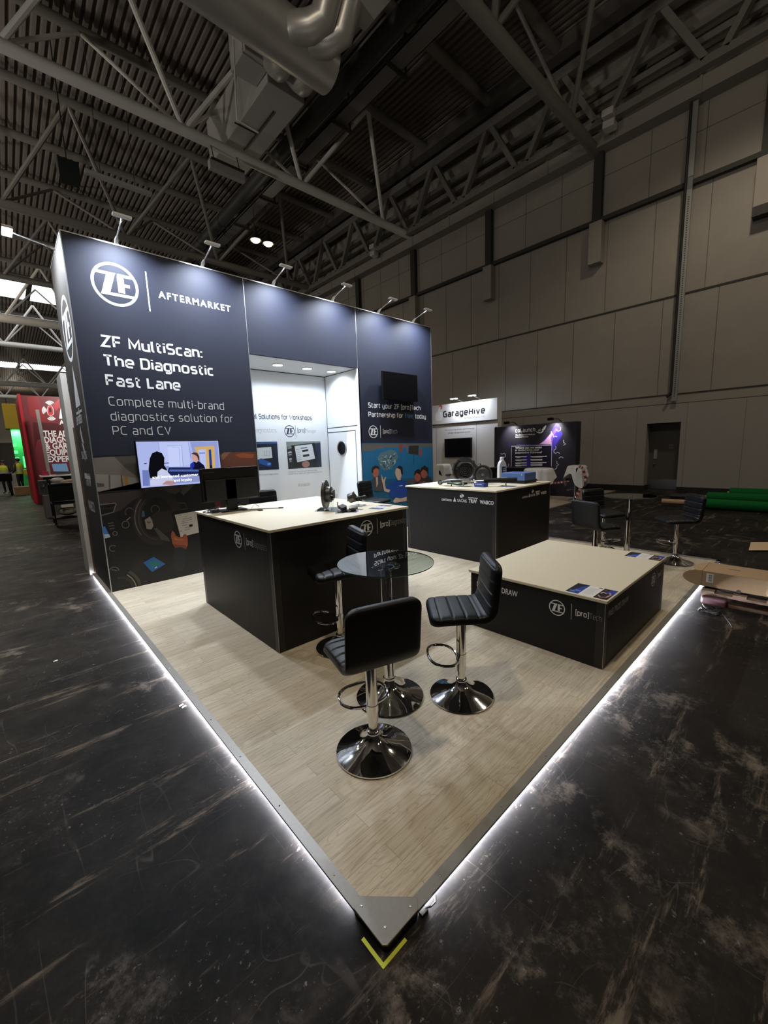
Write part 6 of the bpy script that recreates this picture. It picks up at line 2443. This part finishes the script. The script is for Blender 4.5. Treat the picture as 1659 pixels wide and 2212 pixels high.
t = thing('folding_trolley', 'folded black and silver hand trolley beside the pale partition', 'trolley', (.5, 9.4, FZ))
mb = MB(M['steel'])
mb.tube([(.36, 9.2, .05), (.40, 9.4, .40), (.34, 9.6, .72)], .02, 8)
mb.build('handle', t, smooth=40)
mb = MB(M['rubber'])
mb.box((.24, 8.8, .32), (.60, 9.4, .38))
mb.build('platform', t, bevel=.02)
mb = MB(M['rubber'])
for y in (7.6, 7.9):
    mb.lathe([(.08, -.03), (.08, .03)], (.16, y, .05), 20, (1, 0, 0))
mb.build('wheel', t, smooth=40)
# green and yellow stand farther back
t = thing('green_exhibition_stand', 'green lit stand with yellow block header at the far left', 'stand wall', (.2, 33, FZ))
mb = MB(M['yellow'])
mb.box((-.42, 32.5, 3.55), (.9, 34, 5.0))
mb.build('yellow_header', t, bevel=.03)
mb = MB(mat('green_stand_panel', (.03, .36, .10), .4))
mb.box((-.22, 32.8, FZ), (.9, 33.9, 3.55))
b = mb.build('green_wall', t)
mb = MB(glow('#5be08a', 1.6))
for k in range(5):
    mb.box((-.228, 32.79 + .0, 2.9 - k * .42), (-.05, 32.80, 3.1 - k * .42))
mb.box((.12, 32.78, 1.2), (.5, 32.79, 1.9))
mb.build('light_panel', b)
mb = MB(M['yellow'])
mb.box((.05, 31.9, .75), (.6, 32.6, 1.1))
tag(mb.build('yellow_crate', bevel=.02), 'yellow crate in front of the green stand', 'crate')
lamp('red_stand_fill', 'AREA', (1.6, 17.2, 4.8), (1.2, 19.4, 2.2), 110, (1, .95, .9), .5)  # fill without a fixture, added to brighten the red print
lamp('green_stand_light', 'AREA', (.0, 32.2, 3.4), (.0, 32.8, 1.0), 60, (.5, 1, .6), .5)
mb = MB(M['card'])
mb.box((-.55, 25.4, FZ), (.0, 26.0, .38))
tag(mb.build('cardboard_box', bevel=.01), 'large cardboard box on the floor near the two people', 'box')
mb = MB(M['card'])
mb.box((.08, 25.0, FZ), (.38, 25.5, .30))
tag(mb.build('cardboard_box', bevel=.01), 'smaller cardboard box at the foot of the red stand side', 'box')
t = thing('black_table', 'black table with boxes in front of the two people', 'table', (-1.0, 26.3, FZ))
mb = MB(M['black'])
mb.box((-1.6, 26.0, .66), (-.55, 26.6, 1.05))
mb.build('table_top', t, bevel=.02)
for x in (-1.5, -.65):
    mb = MB(M['black'])
    mb.box((x - .05, 26.05, FZ), (x + .05, 26.55, .66))
    mb.build('leg', t)


def person(x, y, turn, h, label, hair_long):
    """standing figure grown from a jointed skeleton; vest and hair are children"""
    t = thing('person', label, 'person', (x, y, FZ), 'people in hi-vis vests')
    t.rotation_euler = (0, 0, turn)
    k = h / 1.75
    J = dict(pelvis=(0, 0, .93, .13), belly=(0, 0, 1.08, .125), chest=(0, .01, 1.30, .145), neck0=(0, 0, 1.46, .075), neck=(0, .01, 1.53, .052), head=(0, .02, 1.63, .088), crown=(0, .01, 1.70, .07))
    E = [('pelvis', 'belly'), ('belly', 'chest'), ('chest', 'neck0'), ('neck0', 'neck'), ('neck', 'head'), ('head', 'crown')]
    for s, n in ((-1, 'l'), (1, 'r')):
        J.update({n + 'hip': (s * .10, 0, .88, .10), n + 'knee': (s * .11, .02, .50, .062), n + 'ankle': (s * .11, -.02, .09, .042), n + 'toe': (s * .12, .15, .04, .035),
                  n + 'sho': (s * .19, 0, 1.42, .062), n + 'elb': (s * .25, -.02, 1.14, .043), n + 'wri': (s * .20, .16, 1.00, .030), n + 'palm': (s * .18, .23, .99, .028)})
        E += [('pelvis', n + 'hip'), (n + 'hip', n + 'knee'), (n + 'knee', n + 'ankle'), (n + 'ankle', n + 'toe'), ('neck0', n + 'sho'), (n + 'sho', n + 'elb'), (n + 'elb', n + 'wri'), (n + 'wri', n + 'palm')]
        for f in range(5):
            J[n + 'f%d' % f] = (s * (.18 + (f - 2) * .018), .30 - .012 * abs(f - 2) - (.05 if f == 4 else 0), .975, .010)
            E.append((n + 'palm', n + 'f%d' % f))
    names = list(J)
    me = bpy.data.meshes.new('body')
    me.from_pydata([(a * k, b * k, c * k) for a, b, c, r in J.values()], [(names.index(a), names.index(b)) for a, b in E], [])
    o = bpy.data.objects.new('body', me)
    COL.objects.link(o)
    o.parent = t
    o.modifiers.new('skin', 'SKIN')
    for i, n in enumerate(names):
        me.skin_vertices[0].data[i].radius = (J[n][3] * k, J[n][3] * k)
    me.skin_vertices[0].data[0].use_root = True
    s = o.modifiers.new('subdivision', 'SUBSURF')
    s.levels = s.render_levels = 1
    m, nt, b = new_mat('person_body')                       # clothes below the collar and above the wrists, skin elsewhere
    tc = nt.nodes.new('ShaderNodeTexCoord')
    sp = nt.nodes.new('ShaderNodeSeparateXYZ')
    nt.links.new(tc.outputs['Object'], sp.inputs[0])
    gt = nt.nodes.new('ShaderNodeMath')
    gt.operation = 'GREATER_THAN'
    gt.inputs[1].default_value = 1.49 * k
    nt.links.new(sp.outputs['Z'], gt.inputs[0])
    g2 = nt.nodes.new('ShaderNodeMath')
    g2.operation = 'GREATER_THAN'
    g2.inputs[1].default_value = .15 * k
    nt.links.new(sp.outputs['Y'], g2.inputs[0])
    g3 = nt.nodes.new('ShaderNodeMath')
    g3.operation = 'GREATER_THAN'
    g3.inputs[1].default_value = .9 * k
    nt.links.new(sp.outputs['Z'], g3.inputs[0])
    g4 = nt.nodes.new('ShaderNodeMath')
    g4.operation = 'MULTIPLY'
    nt.links.new(g2.outputs[0], g4.inputs[0])
    nt.links.new(g3.outputs[0], g4.inputs[1])
    g5 = nt.nodes.new('ShaderNodeMath')
    g5.operation = 'MAXIMUM'
    nt.links.new(gt.outputs[0], g5.inputs[0])
    nt.links.new(g4.outputs[0], g5.inputs[1])
    mx = nt.nodes.new('ShaderNodeMix')
    mx.data_type = 'RGBA'
    mx.inputs['A'].default_value = (.018, .018, .024, 1)
    mx.inputs['B'].default_value = (.36, .19, .13, 1)
    nt.links.new(g5.outputs[0], mx.inputs['Factor'])
    nt.links.new(mx.outputs['Result'], b.inputs['Base Color'])
    b.inputs['Roughness'].default_value = .7
    me.materials.append(m)
    mb = MB(M['hivis'])
    rings = [(.93, .20, .15), (1.05, .19, .155), (1.2, .205, .165), (1.33, .225, .17), (1.43, .205, .13), (1.49, .11, .09)]
    n = 28
    base = len(mb.v)
    for z, rx, ry in rings:
        for j in range(n):
            a = 2 * PI * j / n
            mb.v.append((rx * k * math.cos(a), ry * k * math.sin(a), z * k))
    for i in range(len(rings) - 1):
        mb.m(M['reflective'] if i == 1 else M['hivis'])
        for j in range(n):
            j2 = (j + 1) % n
            mb.face((base + i * n + j, base + i * n + j2, base + (i + 1) * n + j2, base + (i + 1) * n + j))
    mb.build('vest', t, smooth=60, local=True)
    mb = MB(M['hair'])
    mb.ball((0, -.012 * k, 1.665 * k), (.098 * k, .105 * k, .088 * k), 18, 10)
    if hair_long:
        mb.ball((0, -.06 * k, 1.56 * k), (.075 * k, .06 * k, .11 * k), 16, 9)
    mb.build('hair', t, smooth=60, local=True)
    mb = MB(M['skin'])                                       # nose and ears
    mb.ball((0, .115 * k, 1.625 * k), (.014 * k, .022 * k, .022 * k), 10, 6)
    for s in (-1, 1):
        mb.ball((s * .092 * k, .0, 1.625 * k), (.014 * k, .022 * k, .03 * k), 10, 6)
    mb.build('face', t, smooth=60, local=True)


person(-.80, 27.9, 2.6, 1.70, 'person in a hi-vis vest with dark hair, left of the pair', True)
person(-.22, 28.6, .9, 1.80, 'person in a hi-vis vest with short hair, right of the pair', False)
# bits of litter on the hall floor
mb = MB(M['paper'])
for k, (px_, py_) in enumerate(((387, 1527), (393, 1530), (115, 1430))):
    p = at(px_, py_, 2, FZ + .001)
    mb.extrude([p, p + Vector((.03, .004, 0)), p + Vector((.028, .02, 0)), p + Vector((.004, .014, 0))], (0, 0, .002))
    o = tag(mb.build('paper_scrap'), ('white paper scrap by the left platform edge', 'smaller white paper scrap touching the first by the left edge', 'white paper scrap on the dark floor at the far left')[k], 'litter')
    mb = MB(M['paper'])
